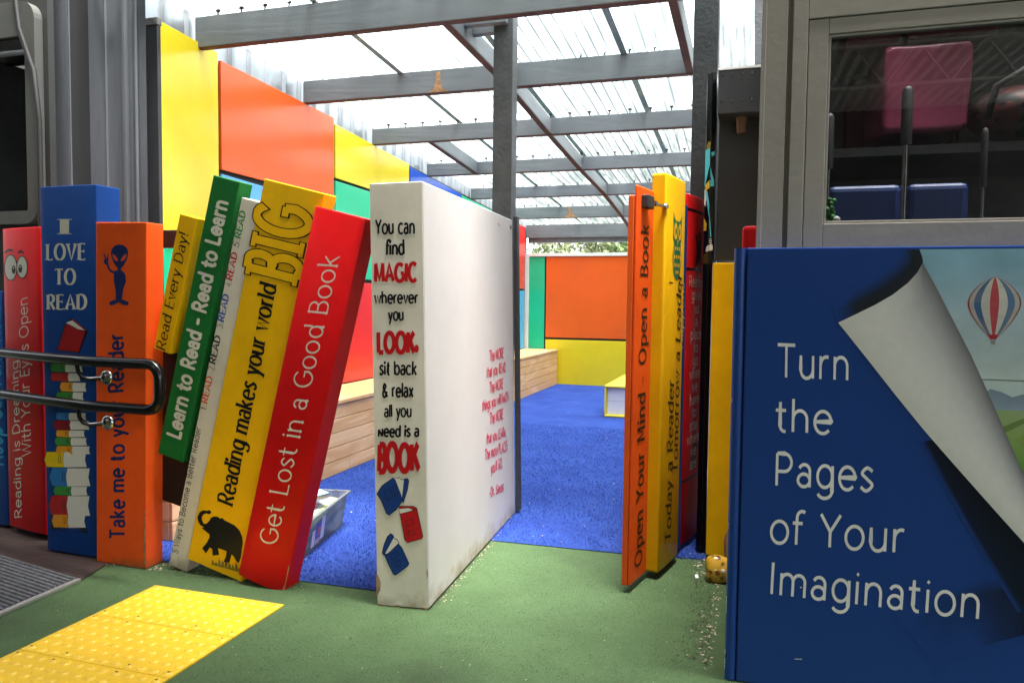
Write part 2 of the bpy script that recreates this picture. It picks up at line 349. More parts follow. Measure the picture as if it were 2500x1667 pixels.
def letters(text, wd=9, thin=1., pen=0., serif=0, slant=0., rnd=True, track=6, squeeze=1., jit=0., alt=None, grow=0., dots=None):
    """list of (polygon point lists) for a line of text, in units where a capital is 72 high; returns polys, width"""
    x = 0; polys = []; rj = random.Random(len(text)*13+3)
    alt = alt or {}
    for ch in text:
        adv, strokes = alt.get(ch, G.get(ch, (30, [])))
        ja = rj.uniform(-jit, jit); js = 1+rj.uniform(-jit, jit)*.6; jy = rj.uniform(-jit, jit)*14
        def tr(p):
            px, py = p[0]*squeeze, p[1]*js+jy
            qx = px*math.cos(ja)-py*math.sin(ja); qy = px*math.sin(ja)+py*math.cos(ja)
            return (x+qx+qy*slant, qy)
        def add(st, wd_=wd, thin_=thin, rnd_=rnd, pen_=pen):
            sp_ = [(p[0]*squeeze, p[1]) for p in st]
            if grow and math.dist(sp_[0], sp_[-1]) > .5:
                for e, f in ((0, 1), (-1, -2)):
                    dd = math.dist(sp_[e], sp_[f]) or 1; k_ = grow/2/dd; sp_[e] = (sp_[e][0]+(sp_[e][0]-sp_[f][0])*k_, sp_[e][1]+(sp_[e][1]-sp_[f][1])*k_)
            Ls, Rs, caps, cl = stroke_poly(sp_, wd_+grow, (wd_*thin_+grow)/(wd_+grow), pen_, rnd_)
            sq = lambda p: tr((p[0]/squeeze, p[1]))
            quads = [[sq(Rs[i]), sq(Rs[i+1]), sq(Ls[i+1]), sq(Ls[i])] for i in range(len(Ls)-1)]
            polys.append(quads + [[sq(p) for p in c] for c in caps])
        for st in strokes:
            if st == 'dot' or st == 'pt':
                cx = {'i': 7, 'j': 9, '.': 8, '!': 9}[ch]; cy = 66 if st == 'dot' else wd*.5; r = (wd*.62 if st == 'dot' else wd*.6)+grow/2
                n = 4 if dots == 'diamond' and st == 'dot' else 12
                polys.append([[tr((cx+r*math.cos(2*math.pi*k/n)/squeeze, cy+r*math.sin(2*math.pi*k/n))) for k in range(n)]])
                continue
            add(st)
            if serif:
                for e, (p, q) in enumerate(((st[0], st[1]), (st[-1], st[-2]))):
                    dx, dy = p[0]-q[0], p[1]-q[1]; ln = math.hypot(dx, dy)
                    if ln < 1e-6 or math.dist(st[0], st[-1]) < .5: continue
                    if abs(dy)/ln > .8 and min(abs(p[1]-k) for k in (0, 50, 72, 75, -24)) < 1.5:
                        t_ = max(3.5, wd*thin*.7) if thin < 1 else wd*.55
                        s_ = serif/squeeze; yy = p[1] + (t_/2 if p[1] < 10 else -t_/2)
                        half_l = s_+wd*.5; half_r = s_+wd*.5
                        if p[1] in (50, 75) and ch.islower() and ch not in 'vwxy': half_r = wd*.2
                        add([(p[0]-half_l, yy), (p[0]+half_r, yy)], t_, 1., False)
                    elif abs(dx)/ln > .95 and ch in 'EFLTZ' and len(st) == 2:
                        hh = serif*1.1
                        if ch == 'T' or p is not st[0]:
                            sgn = 1 if p[1] < 5 else (-1 if p[1] > 60 else 0)
                            add([(p[0], p[1]+(hh if sgn >= 0 else 0)*1.0), (p[0], p[1]-(hh if sgn <= 0 else 0))], max(4, wd*thin*.8), 1., False)
        x += (adv+track)*squeeze
    return polys, x-track*squeeze
class Face:
    """a flat or slightly bulged face of a board: o is its lower left corner, a runs along its width, b up its height"""
    def __init__(s, o, a, b, bulge=0.):
        s.o = Vector(o); s.w = Vector(a).length; s.h = Vector(b).length; s.a = Vector(a).normalized(); s.b = Vector(b).normalized(); s.n = s.a.cross(s.b).normalized(); s.bulge = bulge
    def p(s, u, v, off=.0012):
        t = max(-1, min(1, 2*u/s.w-1)); return s.o + s.a*u + s.b*v + s.n*(off + s.bulge*(1-t*t))
    def uv(s, x, y):
        q = at(x, y, s.o, s.n)
        if s.bulge:
            for _ in range(4):
                u = (q-s.o).dot(s.a); t = max(-1, min(1, 2*u/s.w-1)); q = at(x, y, s.o+s.n*s.bulge*(1-t*t), s.n)
        q = q-s.o; return (q.dot(s.a), q.dot(s.b))
LAYER = [0]
def write(parent, face, text, start, end, upv, mat, name='lettering', off=.0012, mb=None, capu=72, three=False, **st):
    """letter a line: start/end are the ends of its baseline, upv the way to the top of its capitals (picture px, or face units when three)"""
    polys, wd = letters(text, **st)
    if three: s_, e_, t_ = start, end, upv
    else:
        s_ = face.uv(*start); e_ = face.uv(*end); t_ = face.uv(start[0]+upv[0], start[1]+upv[1]); t_ = (t_[0]-s_[0], t_[1]-s_[1])
    ex = ((e_[0]-s_[0])/wd, (e_[1]-s_[1])/wd); ey = (t_[0]/capu, t_[1]/capu)
    own = mb is None; mb = mb or MB()
    flip = ex[0]*ey[1]-ex[1]*ey[0] < 0
    for k, quads in enumerate(polys):
        o = off + (k % 7)*.00013
        for j, q in enumerate(quads):
            zo = [j, j+1, j+1, j] if len(q) == 4 else [40]*len(q)
            pts = [face.p(s_[0]+ex[0]*p[0]+ey[0]*p[1], s_[1]+ex[1]*p[0]+ey[1]*p[1], o+z_*3e-6) for p, z_ in zip(q, zo)]
            mb.poly(pts[::-1] if flip else pts)
    if not own: return mb
    ob = mb.build(name, mat, parent); bmh = bmesh.new(); bmh.from_mesh(ob.data); bmesh.ops.remove_doubles(bmh, verts=bmh.verts, dist=1.5e-6); bmh.to_mesh(ob.data); bmh.free()
    return ob
def paint(mb, face, pts, off=.001, col=None, px=True):
    """a flat patch of paint on a face, outlined in picture px (or face units)"""
    uv = [face.uv(*p) for p in pts] if px else pts
    ar = sum(uv[i][0]*uv[(i+1) % len(uv)][1]-uv[(i+1) % len(uv)][0]*uv[i][1] for i in range(len(uv)))
    P = [face.p(u, v, off) for u, v in uv]
    if ar < 0:
        P = P[::-1]; col = col[::-1] if isinstance(col, list) else col
    mb.poly(P, col)
def zz(pts, ox, oy, k):
    """points read off an enlargement (factor k of the 2500 px picture, corner ox, oy) to 2352 px units"""
    return [((ox+x/k)/KD, (oy+y/k)/KD) for x, y in pts]
def ell(cx, cy, rx, ry, n=24, rot=0.):
    return [(cx+rx*math.cos(t)*math.cos(rot)-ry*math.sin(t)*math.sin(rot), cy+rx*math.cos(t)*math.sin(rot)+ry*math.sin(t)*math.cos(rot)) for t in (2*math.pi*i/n for i in range(n))]
def swell(pts, d):
    """outline pushed outward by d"""
    cx = sum(p[0] for p in pts)/len(pts); cy = sum(p[1] for p in pts)/len(pts); n = len(pts)
    ar = sum(pts[i][0]*pts[(i+1) % n][1]-pts[(i+1) % n][0]*pts[i][1] for i in range(n)); sg = 1 if ar > 0 else -1
    out = []
    for i in range(n):
        a, b, c = pts[i-1], pts[i], pts[(i+1) % n]
        n1 = (b[1]-a[1], a[0]-b[0]); n2 = (c[1]-b[1], b[0]-c[0]); l1 = math.hypot(*n1) or 1; l2 = math.hypot(*n2) or 1
        m = (n1[0]/l1+n2[0]/l2, n1[1]/l1+n2[1]/l2); lm = math.hypot(*m) or 1
        out.append((b[0]+sg*m[0]/lm*d, b[1]+sg*m[1]/lm*d))
    return out

# ================================================================== THE PLACE
m_turf = pm('green_rubber', (.070, .125, .050), .85, .22, 2.2, .5, 420, col2=(.050, .092, .036), spec=.25, blotch=((.036, .055, .028), 1.7, .56, .25), speck=((.14, .20, .105), 190, .58, .1))
m_blue = pm('blue_carpet', (.026, .072, .36), .9, .2, 3, .9, 300, col2=(.014, .042, .26), spec=.2, speck=((.13, .19, .50), 330, .58, .12))
m_conc = pm('concrete', (.32, .31, .29), .85, .2, 1.5, .3, 60)
m_deck = wood_mat('dark_deck', (.022, .012, .010), (.055, .034, .028), 'x', .6)
m_grey = wood_mat('grey_stained_timber', (.135, .145, .155), (.168, .18, .192), 'x', .5, 6)
m_greyy = wood_mat('grey_stained_timber_long', (.135, .145, .155), (.168, .18, .192), 'y', .5, 6)
m_under = pm('red_brown_underside', (.085, .022, .016), .6, .2, 5, .2, 60)
m_post = pm('charcoal_rough_post', (.042, .044, .047), .55, .2, 6, .35, 45, speck=((.2, .2, .2), 110, .70, .05))
m_post2 = pm('grey_rough_post', (.085, .088, .092), .55, .2, 6, .35, 45, speck=((.25, .25, .25), 110, .70, .05))
m_steel = pm('bare_metal_sheet', (.36, .38, .41), .35, .15, 2, metal=.7, stretch=(3, 3, .4))
m_gsheet = pm('grey_painted_sheet', (.105, .116, .132), .5, .2, 1.6, .05, 60, stretch=(4, 4, .5), blotch=((.13, .15, .11), 3.5, .64, .2), speck=((.28, .30, .32), 120, .74, .03))
m_black = pm('black_gloss', (.004, .004, .005), .2, .1, 3, spec=.4, speck=((.1, .1, .1), 150, .72, .04))
m_blackmat = pm('black_matt', (.012, .012, .013), .6)
m_char = pm('charcoal_sheet', (.030, .031, .034), .42, .15, 3, speck=((.16, .16, .16), 100, .73, .03))
m_white = pm('white_gloss', (.80, .80, .78), .4, .04)
m_pine = wood_mat('pine_boards', (.90, .55, .29), (.76, .41, .18), 'y', .5, 6)
m_pinee = wood_mat('pine_boards_across', (.90, .55, .29), (.76, .41, .18), 'x', .5, 6)
m_chrome = pm('worn_steel', (.5, .48, .45), .22, .2, 20, metal=1)

def sheet(name, pts, z, mat):
    mb = MB(); mb.poly([(x, y, z) for x, y in pts]); o = mb.build(name, mat); return tag(o, kind='structure')
sheet('ground', [(-60, -60), (60, -60), (60, 80), (-60, 80)], -.012, m_conc)
sheet('green_ground', [(-8, -8), (8, -8), (8, 3.56), (-.14, 3.56), (-.178, 3.52), (-.56, 3.475), (-1.18, 3.455), (-1.27, 3.45), (-1.28, 2.70), (-1.76, 2.69), (-2.5, 2.70), (-8, 2.75)][::1], 0, m_turf)
sheet('blue_carpet_floor', [(-3.1, 2.68), (-2.5, 2.70), (-1.76, 2.69), (-1.28, 2.70), (-1.27, 3.45), (-1.18, 3.455), (-.56, 3.475), (-.178, 3.52), (-.12, 3.55), (-.12, 10.44), (-3.1, 10.44)], .004, m_blue)
sheet('timber_deck', [(-4.6, 2.74), (-4.6, 3.3), (-2.66, 3.3), (-2.64, 2.57), (-2.585, 2.395), (-3.157, 2.513), (-4.6, 2.80)][::-1], .006, m_deck)

# short tufts over the near part of the blue carpet
def tufts():
    n = 70000
    Y = 2.7 + (rng.random(n)**1.3)*4.2; X = -2.62 + rng.random(n)*2.5
    ok = ~((X > -1.36) & (Y < 3.47)) & ~((X > -.17)) ; X = X[ok]; Y = Y[ok]; n = len(X)
    h = rng.uniform(.006, .013, n); a = rng.uniform(0, 6.283, n); lean = rng.uniform(0, .010, n); wd = rng.uniform(.0012, .0024, n)
    c, s = np.cos(a), np.sin(a); la = rng.uniform(0, 6.283, n)
    v = np.empty((n, 3, 3))
    v[:, 0] = np.stack([X-c*wd, Y-s*wd, np.full(n, .004)], 1); v[:, 1] = np.stack([X+c*wd, Y+s*wd, np.full(n, .004)], 1)
    v[:, 2] = np.stack([X+np.cos(la)*lean, Y+np.sin(la)*lean, .004+h], 1)
    me = bpy.data.meshes.new('carpet_pile'); me.vertices.add(3*n); me.vertices.foreach_set('co', v.reshape(-1))
    me.loops.add(3*n); me.loops.foreach_set('vertex_index', np.arange(3*n)); me.polygons.add(n); me.polygons.foreach_set('loop_start', np.arange(0, 3*n, 3))
    me.update(calc_edges=True); me.materials.append(pm('carpet_tuft', (.075, .14, .46), .8, .5, 700, col2=(.013, .045, .28)))
    o = bpy.data.objects.new('carpet_pile', me); COL.objects.link(o); tag(o, 'short blue synthetic grass pile of the carpet', None, kind='stuff')
tufts()
def crumb():
    n = 110000
    Y = 1.55+rng.random(n)*1.93; X = -3.0+rng.random(n)*3.0
    h = rng.uniform(.001, .0035, n); a = rng.uniform(0, 6.283, n); wd = rng.uniform(.0008, .0018, n); c, s = np.cos(a), np.sin(a); ln = rng.uniform(0, .005, n); la = rng.uniform(0, 6.283, n)
    ok = ~((X > -2.27) & (X < -1.63) & (Y < 2.46)) & ~((X < -2.5) & (Y > 1.2) & (X < -2.52)); ok &= ~((Y > 2.69) & (X < -1.2)); X, Y, h, wd, c, s, ln, la = (q[ok] for q in (X, Y, h, wd, c, s, ln, la)); n = len(X)
    v = np.empty((n, 3, 3)); z = np.full(n, -.0005)
    v[:, 0] = np.stack([X-c*wd, Y-s*wd, z], 1); v[:, 1] = np.stack([X+c*wd, Y+s*wd, z], 1); v[:, 2] = np.stack([X+np.cos(la)*ln, Y+np.sin(la)*ln, h], 1)
    me = bpy.data.meshes.new('green_pile'); me.vertices.add(3*n); me.vertices.foreach_set('co', v.reshape(-1)); me.loops.add(3*n); me.loops.foreach_set('vertex_index', np.arange(3*n)); me.polygons.add(n); me.polygons.foreach_set('loop_start', np.arange(0, 3*n, 3))
    me.update(calc_edges=True); me.materials.append(pm('green_tuft', (.115, .19, .08), .8, .5, 600, col2=(.040, .08, .03)))
    o = bpy.data.objects.new('green_pile', me); COL.objects.link(o); tag(o, 'short worn green pile of the ground covering', None, kind='stuff')
crumb()

# ---------------------------------------------------------------- big hall roof over the near part
m_hall = pm('hall_roof_sheet', (.58, .58, .58), .5, .1, 2)
m_skyl = poly_mat('added_hall_skylight', (.8, .85, .86), .7)
m_truss = pm('truss_white_steel', (.5, .51, .52), .5)
def hall():
    t = empty('hall_roof', (0, -3, 4.4), 'high pale corrugated hall roof on steel trusses, mirrored in the window glass', 'roof')
    z = lambda y: 4.35 + (2.1-y)*.06
    xs = np.arange(-11, 11.01, .1)
    for nm, mt, sel in (('roof_sheet', m_hall, 0), ('added_skylight_strip', m_skyl, 1)):
        mb = MB()
        for i in range(len(xs)-1):
            k = int((xs[i]+11.001)//1.0); isl = 1 if k in (3, 18) else 0  # skylight strips added to light the hall, clear of what the glass mirrors
            if isl != sel: continue
            dz = .02 if i % 2 else 0; d2 = 0 if i % 2 else .02
            for y0, y1 in ((2.55 if xs[i] < -1.6 else 2.2, -13.0),):  # roof edge shaped for light: further forward over the left to shade it
                mb.poly([(xs[i], y0, z(y0)+dz), (xs[i], y1, z(y1)+dz), (xs[i+1], y1, z(y1)+d2), (xs[i+1], y0, z(y0)+d2)])
        mb.build(nm, mt, t)
    for y in (.6, -.4, -2.4, -4.4, -6.4):
        mb = MB(); mb.box(-11, 11, y-.04, y+.04, z(y)-.16, z(y)-.02); mb.build('purlin', m_blackmat, t)
    for y in (-.2, -3.4, -6.6):
        mb = MB(); zb = z(y)-.75; zt = z(y)-.2
        mb.tube([(-8, y, zb), (8, y, zb)], .03, 8); mb.tube([(-8, y, zt), (8, y, zt)], .03, 8)
        x = -8.
        while x < 8: mb.tube([(x, y, zb), (x+.4, y, zt), (x+.8, y, zb)], .018, 6); x += .8
        mb.build('truss', m_truss, t)
    for x in (-6.2, 6.2):
        for y in (-3.4, -6.6):
            mb = MB(); mb.tube([(x, y, -.01), (x, y, z(y)-.7)], .07, 12); mb.build('column', m_truss, t)
    ml = lamp_mat('lamp_glow', (1, .93, .8), 12)
    for x, y in ((1.9, -2.4), (3.4, -4.6), (-2.6, -2.0)):
        mb = MB(); mb.tube([(x, y, z(y)-.30), (x, y, z(y)-.24)], .13, 20); lp = mb.build('lamp', ml, t)
hall()
mw_ = pm('hall_dark_wall', (.05, .052, .055), .6, .2, 2)  # unseen hall walls, added and sized to darken the glass and fronts
mb = MB(); mb.box(-10.6, -10.4, -13, 2.0, 0, 4.5); tag(mb.build('unseen_hall_wall', mw_, None, loc=(-10.5, -5, 0)), 'unseen dark side wall added to the hall to darken the glass and book fronts', 'wall')
mb = MB(); mb.box(-10.4, 10.4, -13.2, -13, 0, 5.3); tag(mb.build('unseen_hall_wall', mw_, None, loc=(0, -13.1, 0)), 'unseen dark back wall added to the hall to darken what the glass mirrors', 'wall')
mb = MB(); mb.box(10.4, 10.6, -13, -1.0, 0, .9); mb.box(10.4, 10.6, -1.0, 2.4, 0, 4.5); tag(mb.build('unseen_hall_wall', mw_, None, loc=(10.5, -5, 0)), 'unseen dark wall added on the window side of the hall, low to admit light', 'wall')
mb = MB(); mb.box(2.62, 10.4, 2.5, 2.7, 0, 3.2); tag(mb.build('unseen_hall_wall', mw_, None, loc=(6, 2.6, 0)), 'dark hall wall beyond the window of the grey building', 'wall')
mb = MB(); mb.box(-10.4, -5.2, 3.1, 3.2, 0, 4.0); tag(mb.build('unseen_hall_wall', mw_, None, loc=(-7, 3.1, 0)), 'dark hall wall beyond the metal building window', 'wall')

# ---------------------------------------------------------------- back and side walls of the reading court
XW = -3.07
def panel(label, cat, pts, ext, mat, name='coloured_panel', group='coloured wall panels', bevel=.003):
    mb = MB(); mb.prism(pts, ext); c = sum((Vector(p) for p in pts), Vector())/len(pts)
    return tag(mb.build(name, mat, None, bevel, loc=c), label, cat, group)
def gl(name, col): return pm(name, col, .24, .05, 2, spec=.4, coat=.08, bump=.03, bscale=2.2)
P_yel, P_org, P_lbl, P_grn, P_blu, P_red = gl('panel_yellow', (.82, .62, .02)), gl('panel_orange', (.80, .115, .016)), gl('panel_light_blue', (.10, .40, .78)), gl('panel_green', (.02, .52, .26)), gl('panel_blue', (.02, .09, .52)), gl('panel_red', (.74, .025, .02))
# metal sheet wall behind the panels
def ribbed(name, label, cat, p0, p1, z0, z1, mat, pitch=.18, out=(1, 0, 0), top=None):
    p0, p1, out = Vector(p0), Vector(p1), Vector(out); d = (p1-p0); ln = d.length; d.normalize(); mb = MB(); x = 0.; prof = [(0, 0)]
    while x < ln-pitch:
        prof += [(x+pitch*.72, 0), (x+pitch*.80, .02), (x+pitch*.92, .02), (x+pitch, 0)]; x += pitch
    prof.append((ln, 0)); zt = top or (lambda u: z1)
    for (a, h), (b, k) in zip(prof[:-1], prof[1:]):
        q = [p0+d*a+out*h, p0+d*b+out*k]
        mb.poly([(q[0].x, q[0].y, z0), (q[1].x, q[1].y, z0), (q[1].x, q[1].y, zt(b)), (q[0].x, q[0].y, zt(a))])
    return tag(mb.build(name, mat, None, loc=p0), label, cat)
ribbed('metal_wall', 'silver ribbed metal wall behind the coloured panels and under the clear roof', 'wall', (XW-.075, 3.36, 0), (XW-.075, 10.6, 0), 0, 2.9, m_steel, .19, top=lambda u: 2.86-.076*(u-.35))
def dark_gap():
    mb = MB(); top = lambda y: 2.645-.0555*(y-3.42)+.01
    mb.prism([(XW-.022, 3.42, .02), (XW-.022, 10.40, .02), (XW-.022, 10.40, 2.19), (XW-.022, 3.42, 2.58)], (-.03, 0, 0))
    tag(mb.build('backing_sheet', m_blackmat, None, loc=(XW, 6, 1)), 'dark backing sheet showing as thin lines between the wall panels', 'board')
dark_gap()
def wp(label, y0, y1, z0a, z0b, z1a, z1b, mat):
    panel(label, 'panel', [(XW, y0, z0a), (XW, y1, z0b), (XW, y1, z1b), (XW, y0, z1a)], (-.02, 0, 0), mat)
wp('tall yellow wall panel beside the grey corner post', 3.415, 3.88, 1.50, 1.50, 2.632, 2.606, P_yel)
wp('small green wall panel low beneath the tall yellow one', 3.415, 3.88, .80, .80, 1.475, 1.475, P_grn)
wp('orange wall panel at the foot of the corner post, mostly behind books', 3.415, 3.88, .50, .50, .775, .775, P_org)
wp('large orange wall panel with a sloping top under the roof', 3.905, 5.195, 1.925, 1.915, 2.57, 2.525, P_org)
wp('light blue wall panel directly beneath the large orange panel', 3.905, 5.195, 1.10, 1.10, 1.90, 1.855, P_lbl)
wp('red wall panel low above the bench, behind leaning books', 3.905, 5.195, .50, .50, 1.075, 1.075, P_red)
wp('yellow wall panel with a sloping top between orange and blue panels', 5.22, 6.525, 2.08, 2.06, 2.485, 2.405, P_yel)
wp('green wall panel beneath the smaller yellow panel', 5.22, 6.525, 1.325, 1.315, 2.058, 2.04, P_grn)
wp('red wall panel above the bench beneath a green panel', 5.22, 6.525, .50, .50, 1.295, 1.285, P_red)
wp('blue wall panel with a sloping top, above the white book slab', 6.55, 7.86, 1.2, 1.2, 2.385, 2.31, P_blu)
wp('yellow wall panel low behind the white book slab', 6.55, 7.86, .5, .5, 1.175, 1.175, P_yel)
wp('green wall panel tucked under the fifth roof beam', 7.885, 9.2, .5, .5, 2.30, 2.235, P_grn)
wp('red wall panel in the far corner of the court', 9.225, 10.30, 1.335, 1.325, 2.225, 2.185, P_red)
wp('blue wall panel beneath the red one in the far corner', 9.225, 10.30, .5, .5, 1.305, 1.30, P_lbl)
def peel(y, z):
    mb = MB(); mb.faces([(XW+.003, y, z), (XW+.012, y+.05, z-.012), (XW+.006, y+.012, z-.05)], [(0, 1, 2)]); return mb
tag(peel(3.43, 1.47).build('peeled_flap', m_white, None, loc=(XW, 3.43, 1.47)), 'small white flap peeling off the corner of a green panel', 'flap')
# end wall
YB = 10.39
def bp(label, x0, x1, z0, z1, mat, name='coloured_panel'):
    panel(label, 'panel', [(x0, YB, z0), (x1, YB, z0), (x1, YB, z1), (x0, YB, z1)], (0, .02, 0), mat, name)
mb = MB(); mb.box(-3.1, -.14, YB+.024, YB+.05, 0, 1.79)
tag(mb.build('backing_sheet', m_blackmat, None, loc=(-1.6, YB, 0)), 'dark backing sheet of the end wall behind orange and yellow panels', 'board')
bp('narrow green panel at the corner of the end wall', -3.03, -2.808, .0, 1.778, P_grn)
bp('big orange panel of the end wall seen through the gateway', -2.785, -1.42, .655, 1.778, P_org)
bp('yellow panel at the foot of the end wall under the orange one', -2.785, -1.42, .0, .625, P_yel)
bp('blue panel of the end wall behind the open gate', -1.395, -.16, .0, 1.778, P_lbl)
mb = MB(); mb.box(-3.04, -.14, YB-.02, YB+.04, 1.782, 1.825); mb.box(-3.09, -3.034, YB-.02, YB+.03, .0, 1.825)
tag(mb.build('white_trim', m_white, None, .003, loc=(-3, YB, 1)), 'white trim strip along the top of the end wall panels', 'trim')

# right hand boundary of the court: dark boards with panels
mb = MB()
for i in range(38):
    y = 4.25+i*.165
    if y < 10.4: mb.box(-.17, -.14, y, y+.158, .01, 2.15)
tag(mb.build('board_fence', m_post, None, loc=(-.15, 7, 0)), 'dark timber board fence closing the court behind the gate post', 'fence')

# ---------------------------------------------------------------- roof over the court
ZR = lambda y: 2.76-.076*(y-3.71)
BEAMS = [(3.71, 2.58, 2.755, 'nearest and thickest, crossing above the yellow panel'), (4.81, 2.54, 2.695, 'second from the front, with a rust brown drip'), (5.84, 2.45, 2.58, 'third from the front'), (6.97, 2.365, 2.485, 'fourth from the front'), (8.19, 2.30, 2.42, 'fifth from the front, above the blue panel'), (9.3, 2.19, 2.33, 'last one before the end beam, with a rust patch')]
m_drip = pm('rust_drip', (.38, .20, .09), .7, .3, 30, bump=.3)
def screw_mb(x, y, z):
    mb = MB(); mb.tube([(x, y, z-.01), (x, y, z+.035)], .0045, 6); mb.tube([(x, y, z+.028), (x, y, z+.036)], .014, 10); return mb
for k, (y, z0, z1, d) in enumerate(BEAMS):
    x1 = -.33 if k else .35
    t = empty('roof_beam', (-1.7, y, z0), 'grey timber roof beam, '+d, 'beam', 'grey beams under the clear roof')
    x0 = XW-.02 if k < 5 else XW+.05
    mb = MB(); mb.box(x0, x1, y, y+.048, z0+.004, z1); mb.build('beam_body', m_grey, t, .004)
    mb = MB(); mb.box(x0+.002, x1-.002, y+.002, y+.046, z0, z0+.004); mb.build('underside', m_under, t)
    if k == 1:
        f = Face((x0, y, z0), (1, 0, 0), (0, 0, .15)); u = -2.055-x0
        mb = MB(); paint(mb, f, [(u-.07, .006), (u+.075, .006), (u+.035, .03), (u+.02, .06), (u+.016, .14), (u-.016, .14), (u-.02, .07), (u-.03, .035)], .0015, px=False); mb.build('drip_stain', m_drip, t)
    if k == 5:
        f = Face((x0, y, z0), (1, 0, 0), (0, 0, .15)); u = -2.2-x0
        mb = MB(); paint(mb, f, [(u-.08, .006), (u+.09, .006), (u+.03, .05), (u+.02, .13), (u-.02, .13), (u-.02, .05)], .0015, px=False); mb.build('drip_stain', m_drip, t)
    x = -2.95
    while x < -.36:
        if abs(x) > .1: screw_mb(x, y+.024, z1).build('screw', m_blackmat, t)
        x += .155
def end_beam():
    t = empty('roof_beam', (-1.7, 10.4, 2.04), 'deep grey end beam above the gap over the end wall', 'beam', 'grey beams under the clear roof')
    mb = MB(); mb.box(XW-.02, -.14, 10.40, 10.45, 2.045, 2.225); mb.build('beam_body', m_grey, t, .004)
    mb = MB(); mb.box(XW-.0, -.14, 10.455, 10.51, 1.975, 2.06); mb.build('lower_batten', m_greyy, t, .004)
end_beam()
def rafter(label, x, y0, y1):
    mb = MB(); z = lambda y: np.interp(y, [3.71, 4.81, 5.84, 6.97, 8.19, 9.3, 10.4], [2.585, 2.545, 2.455, 2.37, 2.305, 2.195, 2.06])
    t = empty('roof_rafter', (x, y0, z(y0)), label, 'rafter', 'grey rafters under the clear roof')
    ys = [y0]+[b[0] for b in BEAMS if y0 < b[0] < y1]+[y1]
    for a, b in zip(ys[:-1], ys[1:]):
        a2 = a+(.05 if a != y0 else 0)
        mb.prism([(x, a2, z(a2)+.004), (x, b, z(b)+.004), (x, b, z(b)+.115), (x, a2, z(a2)+.115)], (-.046, 0, 0))
    mb.build('rafter_body', m_greyy, t, .003)
    mb = MB()
    for a, b in zip(ys[:-1], ys[1:]):
        a2 = a+(.05 if a != y0 else 0)
        mb.prism([(x-.002, a2, z(a2)), (x-.002, b, z(b)), (x-.002, b, z(b)+.004), (x-.002, a2, z(a2)+.004)], (-.042, 0, 0))
    mb.build('underside', m_under, t)
rafter('long grey rafter running back from the middle post, red brown underneath', -1.54, 3.76, 10.4)
rafter('short grey rafter between the third and fourth beam, close to the yellow panel', -2.56, 5.89, 6.97)
rafter('grey rafter running back from the dark gate post', -.385, 3.76, 4.81)
m_sheet = poly_mat('clear_corrugated_sheet', (.66, .74, .75), .55, .05)
m_lap = pm('sheet_lap', (.30, .45, .43), .4, .35, 30, stretch=(8, .6, 8), speck=((.04, .05, .04), 60, .60, .08))
seams = [-3.12, -2.33, -1.55, -.81, -.04]
for k in range(4):
    t = empty('roof_sheet', ((seams[k]+seams[k+1])/2, 6, 2.6), ['clear corrugated roof sheet against the silver metal wall', 'clear corrugated roof sheet second from the metal wall', 'clear corrugated roof sheet on the gate side of the long rafter', 'clear corrugated roof sheet above the open gate'][k], 'roof sheet', 'clear corrugated roof sheets')
    mb = MB(); n = 10*10; wd = seams[k+1]-seams[k]; P0, P1 = [], []
    for i in range(n+1):
        u = i/n; x = seams[k]+u*wd; h = .026*(.5-.5*math.cos(2*math.pi*u*5*2))+.022
        P0.append((x, 3.25, ZR(3.25)+h)); P1.append((x, 10.75, ZR(10.75)+h))
    mb.faces(P0+P1, [(i, i+1, n+2+i, n+1+i) for i in range(n)], True); mb.build('sheet', m_sheet, t)
    if k:
        mb = MB(); x = seams[k]; mb.faces([(x-.02, 3.25, ZR(3.25)+.014), (x+.02, 3.25, ZR(3.25)+.014), (x+.02, 10.7, ZR(10.7)+.014), (x-.02, 10.7, ZR(10.7)+.014)], [(0, 1, 2, 3)]); mb.build('lap_joint', m_lap, t)
# leaf litter lying on the roof
mb = MB()
for _ in range(46):
    x = rng.uniform(-3, -.3); y = rng.uniform(4.2, 10.4) if _ % 3 else rng.uniform(7.6, 10.2); s_ = rng.uniform(.008, .028); a = rng.uniform(0, 6.28)
    z = ZR(y)+.045; mb.poly([(x+s_*math.cos(a), y+s_*math.sin(a), z), (x-s_*.5*math.sin(a), y+s_*.5*math.cos(a), z+.012), (x-s_*math.cos(a), y-s_*math.sin(a), z), (x+s_*.5*math.sin(a), y-s_*.5*math.cos(a), z+.004)])
tag(mb.build('fallen_leaves', pm('dead_leaf', (.05, .03, .015), .8), None), 'dead leaves scattered on the clear roof', None, kind='stuff')
# posts
def post():
    t = empty('timber_post', (-1.34, 4.0, 0), 'charcoal timber post behind the white book slab, carrying the roof', 'post')
    mb = MB(); mb.box(-1.385, -1.275, 4.0, 4.09, .006, 2.75); mb.build('shaft', m_post2, t, .004)
    mb = MB(); mb.box(-1.54, -1.30, 3.952, 3.998, 2.64, 2.735); mb.build('bearer_stub', m_grey, t, .003)
    mb = MB(); mb.box(-1.54, -1.30, 4.092, 4.138, 2.64, 2.735); mb.build('bearer_stub', m_grey, t, .003)
    mb = MB(); mb.tube([(-1.355, 3.94, 2.70), (-1.355, 3.953, 2.70)], .008, 8); mb.build('bolt', m_blackmat, t)
post()
mb = MB(); mb.box(-.325, -.205, 4.0, 4.12, .006, 3.3)
tag(mb.build('gate_post', m_post, None, .004, loc=(-.26, 4.06, 0)), 'rough charcoal timber post on which the open gate hangs', 'post')
mb = MB(); mb.obox((-1.212, 3.943, .02), (.022, 0, 0), (0, .04, 0), (-.033, 0, 1.59))
